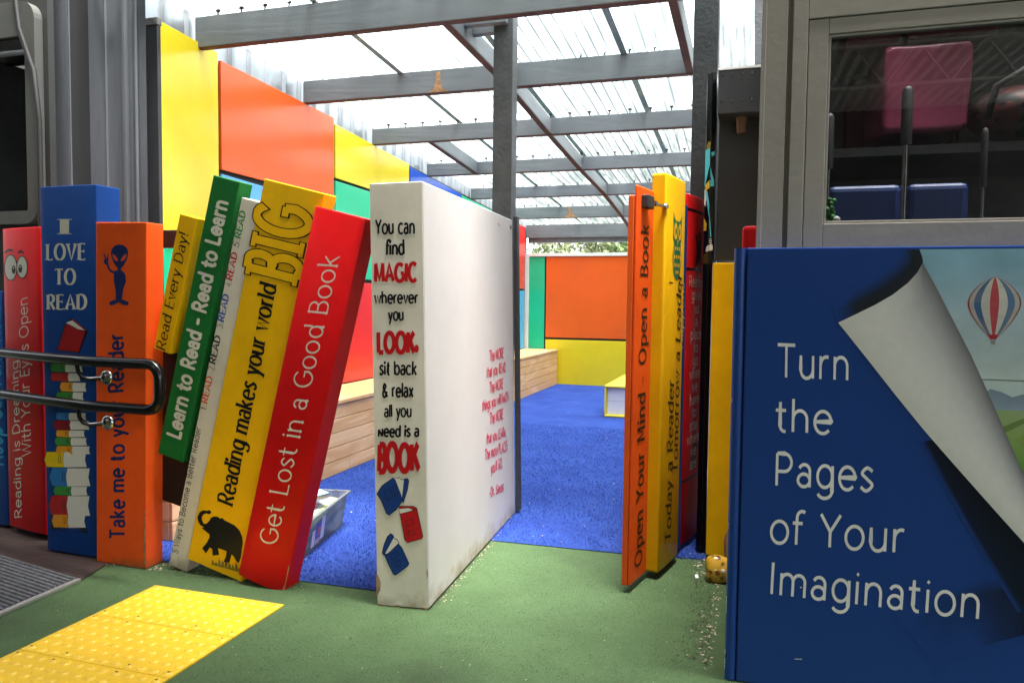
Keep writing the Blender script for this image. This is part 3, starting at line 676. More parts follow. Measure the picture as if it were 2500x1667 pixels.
tag(mb.build('edge_batten', m_post, None, .002, loc=(-1.2, 3.96, 0)), 'thin dark batten upright at the far edge of the white slab', 'batten')

# ---------------------------------------------------------------- timber bench along the wall
def bench():
    t = empty('timber_bench', (-2.8, 6.6, 0), 'long pine board bench built along the panelled wall', 'bench')
    y0, y1, X, zt = 2.93, 10.36, -2.6, .492
    for i in range(5):
        mb = MB(); z0 = .006+i*.0925; zz1 = z0+.0872
        cuts = [y0, 4.6+(i*1.37) % 1.9, 7.4+(i*.91) % 1.6, y1]
        for a, b in zip(cuts[:-1], cuts[1:]): mb.box(X-.02, X, a+.001, b-.001, z0, zz1)
        mb.build('front_board', m_pine, t, .002)
    for i in range(4):
        mb = MB(); x0 = XW+.005+i*.1195; mb.box(x0, x0+.116, y0, y1, zt-.024, zt); mb.build('seat_board', m_pine, t, .002)
    mb = MB()
    for i in range(5): mb.box(XW+.005, X-.022, y0, y0+.02, .006+i*.0925, .0955+i*.0925)
    mb.build('end_board', m_pinee, t, .002)
bench()

# ================================================================== THE GIANT BOOKS
def paintm(name, col, **k):
    k.setdefault('rough', .36); k.setdefault('coat', .03); k.setdefault('spec', .10); k.setdefault('var', .10); k.setdefault('bump', .04); k.setdefault('bscale', 130)
    return pm(name, col, **k)
B_red = paintm('book_red', (.56, .010, .012)); B_red2 = paintm('book_deep_red', (.60, .008, .010))
B_blue = paintm('book_mid_blue', (.009, .052, .23)); B_navy = paintm('book_far_blue', (.018, .07, .26))
B_org = paintm('book_orange', (.80, .098, .014), foot=((.30, .09, .03), .03)); B_yel = paintm('book_yellow', (.86, .47, .006)); B_yel2 = paintm('book_amber', (.86, .48, .006), blotch=((.70, .40, .01), 3, .66, .15))
B_grn = paintm('book_green', (.016, .16, .035)); B_cream = paintm('book_cream', (.70, .65, .55), rough=.4, blotch=((.56, .50, .39), 3, .62, .15), foot=((.30, .23, .15), .06)); B_white = paintm('slab_white', (.50, .49, .475), rough=.45, bump=0, var=.03, blotch=((.46, .445, .42), 1.6, .60, .25), foot=((.26, .20, .13), .07))
I_white = paintm('ink_cream', (.70, .68, .58)); I_black = paintm('ink_black', (.010, .010, .011)); I_navy = paintm('ink_navy', (.012, .024, .11)); I_red = paintm('ink_red', (.50, .012, .016)); I_orange = paintm('ink_orange', (.72, .10, .012)); I_green = paintm('ink_green', (.015, .24, .05)); I_blue = paintm('ink_blue', (.015, .07, .38)); I_teal = paintm('ink_teal', (.05, .36, .62)); I_crim = paintm('ink_crimson', (.58, .02, .07)); I_brown = paintm('ink_dark_brown', (.014, .007, .005), rough=.5, coat=0, spec=.2)
ART = attr_mat('painted_art')
m_bare = wood_mat('bare_plywood', (.42, .26, .13), (.26, .15, .08), 'x', .8)

def board(mb, F, depth, cols=1):
    """a book board: front face F (bulged when it has a bulge), flat back and sides"""
    n = 10 if F.bulge else 1; fr = []; d = F.n*-depth
    for i in range(n+1):
        u = F.w*i/n; fr.append((F.p(u, 0, 0), F.p(u, F.h, 0)))
    for (a, b), (c, e) in zip(fr[:-1], fr[1:]): mb.faces([a, c, e, b], [(0, 1, 2, 3)], bool(F.bulge))
    bl, tl = fr[0]; br, tr = fr[-1]
    mb.faces([bl, tl, tl+d, bl+d], [(0, 1, 2, 3)]); mb.faces([br, br+d, tr+d, tr], [(0, 1, 2, 3)]); mb.faces([bl+d, tl+d, tr+d, br+d], [(0, 1, 2, 3)])
    mb.faces([f[1] for f in fr]+[tr+d, tl+d], [tuple(range(n+3))]); mb.faces([f[0] for f in fr]+[br+d, bl+d], [tuple(range(n+2, -1, -1))])
def weld_bevel(o, wdt=.004, seg=2):
    bmh = bmesh.new(); bmh.from_mesh(o.data); bmesh.ops.remove_doubles(bmh, verts=bmh.verts, dist=1e-5); bmesh.ops.recalc_face_normals(bmh, faces=bmh.faces); bmh.to_mesh(o.data); bmh.free()
    b = o.modifiers.new('edge', 'BEVEL'); b.width = wdt; b.segments = seg; b.limit_method = 'ANGLE'; b.angle_limit = R(40)
    return o
def giant(label, F, depth, mat, name='giant_book', group='giant painted books of the fence', groove=None, bevel=.004):
    t = empty(name, F.o+F.a*F.w/2-F.n*depth/2, label, 'giant book', group)
    mb = MB(); board(mb, F, depth); weld_bevel(mb.build('cover', mat, t), bevel)
    return t
# --- upright books by the handrail
F0 = Face((-3.78, 2.86, .02), (.285, -.045, 0), (0, 0, 1.16), .008)
t = giant('blue giant book at the outer end of the row, with teal lettering', F0, .11, B_navy)
write(t, F0, 'Keep Calm and Read', (.268, .30), (.272, 1.10), (-.13, 0), I_teal, wd=11, three=True)
Fr = Face((-3.452, 2.792, .035), (.300, -.058, 0), (0, 0, 1.442), .006)
t = giant('red giant book with a pair of cartoon eyes above white handwriting', Fr, .11, B_red)
write(t, Fr, 'Reading is Dreaming...', (50, 1189), (41.5, 800), (-15.5, 1.5), I_white, wd=8, squeeze=1.1)
write(t, Fr, 'With Your Eyes Open', (71.5, 1047), (63.5, 681), (-20, 2), I_white, wd=7.5, squeeze=1.1)
mb = MB()
for (cx, cy, rx, ry, px_, py_) in ((84, 481, 44, 94, 108, 497), (171, 478, 37, 80, 158, 490)):
    paint(mb, Fr, zz(ell(cx, cy, rx+8, ry+9), 0, 500, 3.1356), .0010, (.01, .01, .01)); paint(mb, Fr, zz(ell(cx, cy, rx, ry), 0, 500, 3.1356), .0014, (.72, .70, .62))
    paint(mb, Fr, zz(ell(px_, py_, 15, 32), 0, 500, 3.1356), .0018, (.01, .01, .01)); paint(mb, Fr, zz(ell(px_, py_-14, 5, 7), 0, 500, 3.1356), .0021, (.7, .7, .66))
paint(mb, Fr, zz([(28, 375), (45, 350), (75, 335), (103, 343), (98, 358), (70, 355), (48, 368)], 0, 500, 3.1356), .001, (.01, .01, .01))
paint(mb, Fr, zz([(133, 378), (145, 352), (165, 346), (188, 370), (180, 378), (163, 364), (148, 372)], 0, 500, 3.1356), .001, (.01, .01, .01))
mb.build('cartoon_eyes', ART, t)
Fb = Face((-3.022, 2.626, .012), (.318, -.004, 0), (0, 0, 1.626), .004)
t = giant('tall blue giant book reading I LOVE TO READ above painted stacked books', Fb, .13, B_blue)
for s_, a, b, h in (('I', (139, 538), (158, 538), -34.5), ('LOVE', (107, 597), (197, 596.5), -36), ('TO', (127, 653.5), (174, 653), -35), ('READ', (108.5, 710.5), (199.5, 710), -33)):
    write(t, Fb, s_, a, b, (0, h), I_white, wd=17, thin=.30, serif=6, rnd=False, squeeze=.85, track=12)
mb = MB(); K3 = (0, 950, 3.1356); K2 = (0, 500, 3.1356)
def painted_book(y0, y1, x0, xm, x1, col, kk, page=True):
    c = (y1-y0)*.16
    sp = [(x0+c, y0), (xm, y0+2), (xm-c*.5, (y0+y1)/2), (xm+4, y1), (x0+c, y1-4), (x0, (y0+y1)/2)]
    pg = [(xm+3, y0+3), (x1, y0+4), (x1-c*.5, (y0+y1)/2), (x1+4, y1-2), (xm+4, y1), (xm-c*.3, (y0+y1)/2)]
    paint(mb, Fb, zz(swell(sp, 4), *kk), .0009, (.01, .01, .01)); paint(mb, Fb, zz(swell(pg, 4), *kk), .0011, (.01, .01, .01))
    paint(mb, Fb, zz(sp, *kk), .0014, col); paint(mb, Fb, zz(pg, *kk), .0017, (.68, .67, .60))
    for q in (.72, .82):
        xx = x0+(xm-x0)*q; paint(mb, Fb, zz([(xx, y0+(y1-y0)*.2), (xx+3.5, y0+(y1-y0)*.2), (xx+6.5, y0+(y1-y0)*.75), (xx+3, y0+(y1-y0)*.75)], *kk), .0019, (.02, .015, .01))
OR, GN, RD, DR, BL_, YE = (.72, .30, .02), (.05, .26, .05), (.42, .02, .02), (.22, .01, .02), (.03, .18, .48), (.74, .52, .01)
paint(mb, Fb, zz([(395, 1040), (520, 1035), (640, 1055), (675, 1085), (668, 1103), (560, 1080), (480, 1085), (410, 1070), (388, 1060)], *K3), .0006, (.01, .01, .01))
for y0, y1, x0, xm, x1, c in ((957, 1058, 398, 525, 655, OR), (812, 968, 373, 520, 688, RD), (741, 812, 412, 548, 668, GN), (600, 742, 380, 515, 690, BL_), (478, 596, 342, 490, 662, YE), (432, 497, 430, 555, 688, OR), (368, 430, 420, 545, 664, GN), (312, 366, 430, 530, 648, OR), (238, 310, 410, 540, 682, DR), (178, 236, 430, 530, 660, BL_)): painted_book(y0, y1, x0, xm, x1, c, K3)
for y0, y1, x0, xm, x1, c in ((1432, 1500, 430, 560, 640, GN), (1357, 1430, 460, 558, 660, OR), (1285, 1350, 390, 525, 614, RD), (1213, 1280, 385, 503, 633, GN), (1150, 1208, 392, 505, 620, OR)): painted_book(y0, y1, x0, xm, x1, c, K2)
paint(mb, Fb, zz([(548, 860), (676, 966), (606, 1140), (520, 905)], *K2), .0010, (.01, .01, .01))
paint(mb, Fb, zz([(556, 870), (667, 962), (640, 960), (548, 905)], *K2), .0014, (.34, .012, .014)); paint(mb, Fb, zz([(505, 905), (540, 890), (556, 885), (650, 960), (600, 950)], *K2), .0016, (.72, .70, .64))
paint(mb, Fb, zz([(502, 902), (662, 968), (609, 1132), (437, 1116)], *K2), .0018, (.01, .01, .01)); paint(mb, Fb, zz([(507, 912), (655, 972), (604, 1126), (445, 1110)], *K2), .0022, (.34, .012, .014))
mb.build('painted_books', ART, t)
Fo = Face((-2.706, 2.592, .006), (.262, .004, -.005), (.028, 0, 1.468), .0)
t = giant('orange giant book with a navy alien giving a peace sign', Fo, .10, B_org)
write(t, Fo, 'Take me to your Reader', (287, 1236), (283, 765), (-33, 0), I_navy, wd=17, thin=.6, rnd=False, squeeze=1.1, track=10)
mb = MB(); NV = (.012, .024, .11); OG = (.62, .075, .014)
paint(mb, Fo, zz([(915, 304), (880, 312), (856, 340), (850, 378), (858, 415), (878, 455), (903, 488), (925, 490), (950, 462), (975, 415), (984, 372), (975, 335), (950, 311)], *K2), .0010, NV)
paint(mb, Fo, zz([(903, 482), (926, 484), (930, 503), (945, 512), (962, 535), (966, 590), (946, 640), (938, 700), (934, 722), (952, 730), (982, 740), (989, 757), (978, 770), (950, 768), (922, 752), (908, 745), (890, 757), (862, 771), (838, 765), (836, 748), (855, 733), (888, 726), (888, 660), (872, 580), (874, 527), (845, 515), (828, 490), (818, 462), (800, 452), (795, 425), (806, 412), (793, 378), (800, 373), (816, 408), (822, 408), (824, 376), (832, 374), (832, 420), (830, 450), (846, 492), (868, 507), (900, 503)], *K2), .0013, NV)
paint(mb, Fo, zz([(862, 376), (885, 388), (904, 415), (906, 433), (885, 428), (868, 408)], *K2), .0017, OG); paint(mb, Fo, zz([(974, 372), (950, 388), (930, 415), (926, 433), (948, 428), (966, 408)], *K2), .0017, OG)
mb.build('alien_figure', ART, t)
mb = MB(); paint(mb, Fo, [(.255, .02), (.2615, .02), (.2615, .28), (.257, .26), (.252, .1)], .0012, px=False); mb.build('scuffed_edge', m_bare, t)  # bare wood showing where paint is scuffed off the edge

# --- leaning books
def lean(label, BL, TL, TR, Y, depth, mat, bulge=0., zb=None):
    o = atY(*BL, Y); tl = atY(*TL, Y); tr = atY(*TR, Y); b = tl-o; b.y = 0; bn = b.normalized(); a = Vector((bn.z, 0, -bn.x)); wdt = (tr-tl).dot(a)
    F = Face(o, a*wdt, b, bulge)
    return giant(label, F, depth, mat), F
t, Fy = lean('small yellow leaning book reading Read Every Day!', (352, 800), (413, 490), (453, 498), 2.632, .075, B_yel)
write(t, Fy, 'Read Every Day!', (379, 807), (433, 538), (-20.5, -4.5), I_black, wd=9.5, thin=.5, serif=3.5, slant=.18, rnd=False, track=7)
t, Fg = lean('green leaning book with heavy white lettering, its foot off the ground', (362, 1040), (490, 402), (551, 417.5), 2.630, .085, B_grn)
write(t, Fg, 'Learn to Read - Read to Learn', (413, 1009), (523, 465), (-28, -11), I_white, wd=17, track=9, squeeze=1.0)
t, Fw = lean('slim cream leaning book with coloured READ words', (387, 1296), (555, 453), (600, 464), 2.622, .08, B_cream)
write(t, Fw, '5 Ways to Become a Better Reader', (408.5, 1271.5), (462.5, 983), (-12.5, -2.2), I_black, wd=8, slant=.2, track=7)
p5, q5 = Vector((473.5, 941)), Vector((565, 487))
def al(ny):
    y = ny/KD; k = (y-p5.y)/(q5.y-p5.y); return tuple(p5+(q5-p5)*k)
for num, n0, n1, r0, r1, im in (('1.', 1001, 991, 986, 921, I_orange), ('2.', 902, 894, 890, 822, I_black), ('3.', 800, 791, 787, 721, I_blue), ('4.', 699, 690, 686, 619, I_red), ('5.', 603, 588, 584, 518, I_green)):
    write(t, Fw, num, al(n0+3), al(n1-1), (-13, -2.4), I_black, wd=6.5, slant=.15)
    write(t, Fw, 'READ', al(r0), al(r1), (-13.5, -2.5), im, wd=15, thin=.55, serif=4, slant=.14, rnd=False, track=9)
t, FB = lean('broad yellow leaning book with BIG in outlined capitals and a black elephant', (430, 1283), (607, 410), (746, 443), 2.612, .09, B_yel2)
write(t, FB, 'Reading makes your world', (534.5, 1163.5), (635.5, 657), (-36, -7.3), I_black, wd=14, thin=.42, serif=4.5, slant=.2, rnd=False, squeeze=.86, track=7)
big = dict(wd=17, thin=.5, serif=7, rnd=False, squeeze=.9, track=13)
write(t, FB, 'BIG', (682.5, 650), (716, 487), (-117, -30), I_black, off=.0010, grow=4.6, **big)
write(t, FB, 'BIG', (682.5, 650), (716, 487), (-117, -30), B_yel2, name='letter_filling', off=.0022, grow=.6, **big)
mb = MB(); EL = [(385, 985), (397, 1000), (382, 1014), (365, 1007), (347, 1012), (333, 1028), (333, 1050), (347, 1076), (365, 1074), (383, 1055), (392, 1037), (412, 1027), (440, 1030), (455, 1042), (468, 1036), (482, 1052), (512, 1066), (550, 1086), (580, 1116), (600, 1160), (604, 1200), (598, 1240), (590, 1300), (576, 1335), (560, 1322), (545, 1292), (530, 1277), (515, 1332), (476, 1326), (492, 1290), (496, 1257), (470, 1246), (440, 1236), (448, 1280), (405, 1286), (401, 1242), (386, 1231), (360, 1272), (335, 1236), (365, 1200), (384, 1165), (384, 1146), (352, 1120), (330, 1102), (350, 1099), (325, 1086), (308, 1060), (304, 1030), (318, 1000), (340, 987), (366, 990)]
paint(mb, FB, zz(EL, 370, 880, 2.704), .0012, (.010, .010, .011)); mb.build('elephant_silhouette', ART, t)
mb = MB()
for i in range(9):
    x = 395+i*22; h_ = rng.uniform(25, 90); y = 1345+i*6; paint(mb, FB, zz([(x, y), (x+5, y-h_), (x+17, y-h_*.6), (x+24, y+4)], 370, 880, 2.704), .0009+.00002*i)
mb.build('smudged_grass_paint', pm('smudge', (.20, .15, .01), .6, .5, 60), t)
t, FR = lean('red leaning book with cream curly lettering, propped against the white slab', (547, 1318), (724, 473), (841, 500), 2.588, .10, B_red2, .012)
write(t, FR, 'Get Lost in a Good Book', (634, 1253), (780, 588), (-39, -8), I_white, wd=7.5, thin=.6, serif=2.5, squeeze=1.05, track=7)
mb = MB(); paint(mb, FR, [(FR.w-.012, .0), (FR.w-.001, .0), (FR.w-.0012, .13), (FR.w-.006, .11), (FR.w-.004, .05)], .0016, px=False); mb.build('scuffed_edge', m_bare, t)  # edge scuffed down to the plywood
# black sheet and brown rail behind the leaning books
mb = MB(); mb.prism([atY(372, 700, 2.722), atY(372, 1147, 2.722), atY(560, 1216, 2.722), atY(640, 700, 2.722)], (0, .012, 0))
tag(mb.build('black_backing_board', m_blackmat, None, loc=(-2.3, 2.72, .3)), 'black backing board behind the leaning books, cut off above the ground', 'board')
mb = MB(); mb.box(-2.62, -1.40, 2.80, 2.84, 1.378, 1.456)
tag(mb.build('fence_rail', pm('red_brown_timber', (.05, .018, .012), .6), None, .003, loc=(-2, 2.8, 1.4)), 'dark brown timber rail behind the leaning books', 'rail')

# --- white slab
def white_slab():
    FL, FRt, BR = atZ(868, 1389), atZ(987, 1400.5), Vector((-1.214, 3.94, 0))
    FL.z = .003; FRt.z = .0075; H = 1.585; T_ = Vector((-.0215, -.002, 1)).normalized()
    t = empty('giant_book', (FL+BR)/2, 'huge white book slab standing at the gateway, red and black words on its spine', 'giant book', 'giant painted books of the fence')
    Fs = Face(FL, FRt-FL, T_*H); side = BR-FRt; side.z = 0
    Fc = Face(FRt, side, T_*(H+.012))
    mb = MB(); a = FRt-FL; up_ = T_*H; o = FL
    cr = .012
    mb.prism([FL, FRt, FRt+side, FL+side], up_); weld_bevel(mb.build('slab_body', B_white, t), .005)
    mb = MB(); mb.prism([FL+Fs.n*.003, FRt+Fs.n*.003-Fs.a*.004, FRt+Fs.n*.003-Fs.a*.004+T_*(H-.004), FL+Fs.n*.003+T_*(H-.004)], -Fs.n*.0025); mb.build('spine_face', B_cream, t)
    hand = dict(jit=.05, squeeze=.9, alt=SEUSS, rnd=False)
    for s_, a_, b_, h_, im, wd_ in (('You can', (863, 537.5), (953.5, 537), -33, I_black, 12), ('find', (886.5, 585.5), (930, 585), -32, I_black, 13), ('MAGIC', (861, 647.5), (958, 646), -40, I_red, 17), ('wherever', (860.5, 697), (961, 696), -27, I_black, 12.5), ('you', (893, 735.5), (928, 735), -27, I_black, 13), ('LOOK.', (868, 809.5), (960, 809), -45, I_red, 20), ('sit back', (872, 860), (958, 860), -30, I_black, 12), ('& relax', (878.5, 911), (950, 911), -30, I_black, 13), ('all you', (883.5, 956.5), (946, 956), -27, I_black, 12), ('Need is a', (869, 1002), (963, 1001), -25, I_black, 14), ('BOOK', (869, 1080.5), (964, 1080), -59, I_red, 20)):
        write(t, Fs, s_, a_, b_, (0, h_), im, off=.0045, wd=wd_*1.25, thin=.7, **hand)
    for s_, a_, b_, h_ in (('The MORE', (1123.5, 829.5), (1156.3, 820), -24), ('that you READ,', (1117.6, 866.4), (1161.9, 851.4), -23), ('The MORE', (1123.8, 902.3), (1155.2, 890.4), -24), ('things you will KNOW.', (1107.4, 943.4), (1169.9, 917.7), -24), ('The MORE', (1124.5, 974.1), (1155.2, 960.5), -25), ('that you LEARN,', (1117, 1018.6), (1162, 999.8), -23), ('The more PLACES', (1113.5, 1056.3), (1165.5, 1032.3), -24), ("you'll GO.", (1127.2, 1087), (1153.5, 1071), -23), ('-Dr. Seuss', (1123.8, 1141.8), (1156.3, 1124.7), -22)):
        write(t, Fc, s_, a_, b_, (0, h_), I_crim, off=.0012, wd=13, thin=.8, **hand)
    K7 = (900, 930, 2.7507); mb = MB(); ln = (.010, .010, .012); bl = (.012, .045, .20); rd = (.46, .012, .016); pw = (.66, .64, .56)
    def pb(polys):
        for k, (pts, c) in enumerate(polys):
            paint(mb, Fs, zz(swell(pts, 4.5), *K7), .0042+.0004*k, ln); paint(mb, Fs, zz(pts, *K7), .0044+.0004*k, c)
    pb([([(243, 657), (262, 653), (270, 668), (262, 720), (236, 815), (222, 785), (232, 690)], bl), ([(172, 645), (200, 652), (205, 645), (218, 660), (240, 662), (226, 780)], pw), ([(60, 755), (95, 700), (165, 650), (178, 660), (215, 755), (228, 800), (185, 860), (140, 895), (125, 885), (90, 800)], bl)])
    pb([([(206, 838), (300, 840), (322, 850), (328, 865), (300, 870), (215, 862)], rd), ([(207, 855), (270, 850), (300, 862), (300, 880), (212, 890)], pw), ([(215, 890), (290, 872), (315, 856), (327, 866), (365, 1040), (356, 1054), (265, 1079), (248, 1060)], rd)])
    pb([([(95, 1150), (108, 1095), (130, 1042), (150, 1022), (165, 1032), (170, 1052), (122, 1150), (105, 1165)], bl), ([(170, 1050), (180, 1058), (190, 1060), (206, 1082), (125, 1158), (112, 1158)], pw), ([(108, 1160), (130, 1158), (205, 1092), (225, 1118), (272, 1220), (264, 1236), (185, 1296), (172, 1292), (140, 1230)], bl)])
    for q in ([(110, 735), (150, 715), (165, 770), (125, 800)], [(165, 700), (185, 695), (195, 760), (180, 770)], [(250, 935), (300, 918), (305, 955), (258, 970)], [(268, 1005), (310, 998), (312, 1025), (276, 1035)], [(145, 1165), (195, 1135), (205, 1160), (165, 1200)], [(185, 1210), (215, 1195), (220, 1225), (195, 1245)]):
        for a_, b_ in zip(q, q[1:]+q[:1]):
            d = (b_[0]-a_[0], b_[1]-a_[1]); l_ = math.hypot(*d); nx, ny = -d[1]/l_*1.6, d[0]/l_*1.6
            paint(mb, Fs, zz([(a_[0]+nx, a_[1]+ny), (b_[0]+nx, b_[1]+ny), (b_[0]-nx, b_[1]-ny), (a_[0]-nx, a_[1]-ny)], *K7), .0066, (.015, .012, .03))
    mb.build('painted_books', ART, t)
    for k, q in enumerate(([(52, 1285), (70, 1310), (85, 1350), (80, 1400), (60, 1440), (54, 1440)], [(185, 1500), (215, 1503), (220, 1520), (195, 1518)], [(372, 1518), (398, 1520), (396, 1542), (380, 1540)], [(60, 1490), (100, 1498), (95, 1506), (60, 1500)], [(392, 1260), (398, 1262), (400, 1300), (395, 1330), (390, 1290)])):
        mb = MB(); paint(mb, Fs, zz(q, *K7), .0036); mb.build('paint_chip', m_bare, t)
    c = Fc.uv(1172, 522); mb = MB(); p = Fc.p(*c, 0); mb.tube([p, p+Fc.n*.004], .011, 16); mb.build('bolt', m_chrome, t)
    c = Fc.uv(1146, 517); mb = MB(); paint(mb, Fc, [(c[0]-.04, c[1]+.004), (c[0]-.01, c[1]+.009), (c[0]+.03, c[1]-.008), (c[0]-.005, c[1]-.002)], .0013, px=False); mb.build('scratch', m_bare, t)
white_slab()

# --- the open gate of book spines
def gate():
    d = Vector((.2, .98, 0)).normalized(); n = Vector((d.y, -d.x, 0)); o = Vector((-.443, 3.004, .03)); Z = Vector((0, 0, 1))
    t = empty('book_gate', o+d*.5, 'open gate made of book spines, orange and yellow ones in front', 'gate')
    def spine(name, u0, u1, f0, f1, h, mat, bulge=0., bev=.006, z0=0.):
        F = Face(o+d*u0+n*f1+Z*z0, d*(u1-u0), Z*(h-z0), bulge); mb = MB(); board(mb, F, f1-f0); ob = weld_bevel(mb.build(name, mat, t), bev, 3)
        return ob, F
    spine('gate_frame', -.004, .98, -.036, -.0125, 1.545, paintm('frame_orange', (.60, .085, .014)), bev=.004)
    so_, F1 = spine('orange_spine', 0, .197, -.012, 0, 1.585, paintm('spine_orange', (.68, .075, .010)))
    write(so_, F1, 'Open Your Mind - Open a Book', (.135, .055), (.135, 1.44), (-.085, 0), I_brown, three=True, wd=13, thin=.42, serif=3.5, rnd=False, squeeze=1.0, track=12)
    sy, F2 = spine('yellow_spine', .197, .478, -.012, .050, 1.658, paintm('spine_amber', (.64, .355, .006)), .004, .01)
    write(sy, F2, 'Today a Reader', (.150, .095), (.150, .80), (-.075, 0), I_brown, three=True, wd=13.5, thin=.42, serif=3.5, slant=.18, rnd=False, squeeze=1.1, track=9)
    write(sy, F2, 'Tomorrow a Leader', (.232, .38), (.232, 1.255), (-.075, 0), I_brown, three=True, wd=13.5, thin=.42, serif=3.5, slant=.18, rnd=False, squeeze=1.1, track=9)
    mb = MB(); g, yl = (.01, .13, .06), (.74, .42, .012); cx, cy = .155, 1.395
    def ow(pts, off, c): paint(mb, F2, [(cx+x, cy+y) for x, y in pts], off, c, px=False)
    ow([(-.062, .115), (-.045, .09), (-.015, .075), (0, .085), (.015, .075), (.045, .09), (.062, .115), (.058, .06), (.062, .0), (.03, -.02), (-.03, -.02), (-.062, 0), (-.058, .06)], .0010, g)
    ow(ell(0, -.075, .062, .095), .0012, g)
    for sx in (-.029, .029):
        ow(ell(sx, .035, .024, .036), .0018, yl); ow(ell(sx*.9, .035, .010, .016), .0022, g)
    ow([(-.008, .0), (.008, .0), (0, -.022)], .0024, yl)
    for r_, k in ((-.035, 3), (-.07, 4), (-.105, 3), (-.135, 2)):
        for i in range(k):
            x = (i-(k-1)/2)*.027; ow([(x-.008, r_+.008), (x, r_+.003), (x+.008, r_+.008), (x+.006, r_-.006), (x, r_-.012), (x-.006, r_-.006)], .0018, yl)
    for sx in (-1, 1): ow([(sx*.055, -.02), (sx*.048, -.02), (sx*.042, -.10), (sx*.048, -.13)], .0018, yl)
    ow([(-.10, -.178), (.105, -.185), (.105, -.192), (-.10, -.185)], .0016, (.03, .02, .01))
    mb.build('owl_emblem', ART, sy)
    sb, F3 = spine('blue_spine', .482, .585, -.012, .030, 1.57, B_blue)
    write(sb, F3, 'Happens', (.062, .92), (.062, 1.22), (-.05, 0), I_white, three=True, wd=7, thin=.5, slant=.2)
    sr, F4 = spine('red_spine', .590, .925, -.012, .022, 1.625, paintm('spine_bright_red', (.72, .012, .014)), .012, .006)
    for k, wd_ in enumerate('Reading gives us a place to go when we have to stay where we are'.split()):
        _, ww = letters(wd_, wd=7); s_ = .055/72*.95; ln = min(.23, ww*s_); zc = 1.205-.0605*k*1.02
        write(sr, F4, wd_, (F4.w*.47-ln/2, zc), (F4.w*.47+ln/2, zc), (0, .048), I_white, three=True, wd=7.5)
    mb = MB(); bk = (.012, .008, .008)
    def rn(pts, off=.0022): paint(mb, F4, [(F4.w*.50+x, 1.375+y) for x, y in pts], off, bk, px=False)
    for zz_ in (1.555, 1.285, .30): [paint(mb, F4, [(F4.w*k/12, zz_-.006), (F4.w*(k+1)/12, zz_-.006), (F4.w*(k+1)/12, zz_+.006), (F4.w*k/12, zz_+.006)], .0012, bk, px=False) for k in range(12)]
    rn([(-.03, -.02), (.03, -.02), (.04, .02), (.06, .10), (.07, .155), (.05, .16), (.035, .10), (.02, .05), (-.02, .05), (-.05, .075), (-.065, .07), (-.035, .03)]); rn(ell(.0, .07, .018, .022), .0024)
    rn([(-.03, -.02), (.03, -.02), (.05, -.085), (.04, -.09), (.0, -.04), (-.05, -.09), (-.065, -.085)], .0026)
    mb.build('painted_figure', ART, sr); mb = MB()
    rn([(-.06, -.80-.23), (.05, -.80-.23), (.03, -.98), (.06, -.93), (-.01, -.90), (-.03, -.95)], .0014)
    mb.build('painted_figure', ART, sr)
    # latch
    p = o+d*.045+n*.0+Z*1.50
    mb = MB(); mb.obox(p, d*.075, n*.028, Z*.052); mb.build('latch', m_blackmat, t, .004)
    mb = MB(); q = p+d*.07+n*.016+Z*.026; mb.tube([q, q+d*.075+n*.03-Z*.006], .006, 10); mb.ball(q+d*.085+n*.032-Z*.006, .013); mb.tube([q+d*.02+n*.006, q+d*.03+n*.01], .012, 12); mb.build('latch_bolt', m_chrome, t)
    for zc in (.35, 1.25):
        mb = MB(); h0 = o+d*.985-n*.02+Z*zc; mb.tube([h0, h0+Z*.09], .011, 12); mb.obox(h0-n*.004, d*.05, n*.008, Z*.09); mb.build('hinge', m_blackmat, t)
gate()

# ================================================================== NEAR GROUND THINGS
def tiles():
    m_tac = pm('tactile_yellow', (.78, .50, .03), .4, .06, 4, .06, 200, blotch=((.66, .42, .03), 7, .58, .2), speck=((.36, .26, .07), 55, .66, .08))
    first = None; x0, y0 = -2.262, 2.452
    lab = ['yellow tactile paving tile closest to the leaning books', 'yellow tactile paving tile in the middle of the strip', 'yellow tactile paving tile cut off by the bottom of the picture']
    for k in range(3):
        if first is None:
            t = empty('tactile_tile', (x0, y0-.3, 0), lab[0], 'tactile tile', 'yellow tactile tiles on the green ground')
            mb = MB(); mb.box(x0+.0015, x0+.5985, y0-.2985, y0-.0015, .001, .0065)
            for i in range(12):
                for j in range(6):
                    cx, cy = x0+.025+i*.05, y0-.025-j*.05; n = 14; vs = []; fs = []
                    for rr, hh in ((.0175, .006), (.0145, .0090), (.0105, .0106), (.005, .0110)):
                        vs += [(cx+rr*math.cos(2*math.pi*a/n), cy+rr*math.sin(2*math.pi*a/n), hh) for a in range(n)]
                    for q in range(3):
                        for a in range(n): fs.append((q*n+a, q*n+(a+1) % n, (q+1)*n+(a+1) % n, (q+1)*n+a))
                    fs.append(tuple(range(3*n, 4*n))); mb.faces(vs, fs, True)
            mb.build('tile_plate', m_tac, t)
            for (i, j) in ((0, 0), (3, 0), (8, 0), (11, 0), (0, 5), (3, 5), (8, 5), (11, 5)):
                mb = MB(); cx, cy = x0+.025+i*.05, y0-.025-j*.05; mb.tube([(cx, cy, .0105), (cx, cy, .0122)], .0038, 8); mb.build('screw', pm('screw_rust', (.08, .06, .04), .5), t)
            first = t
        else:
            t = copy_tree(first); t.location = (x0, y0-.3-.3*k, 0); t['label'] = lab[k]
tiles()
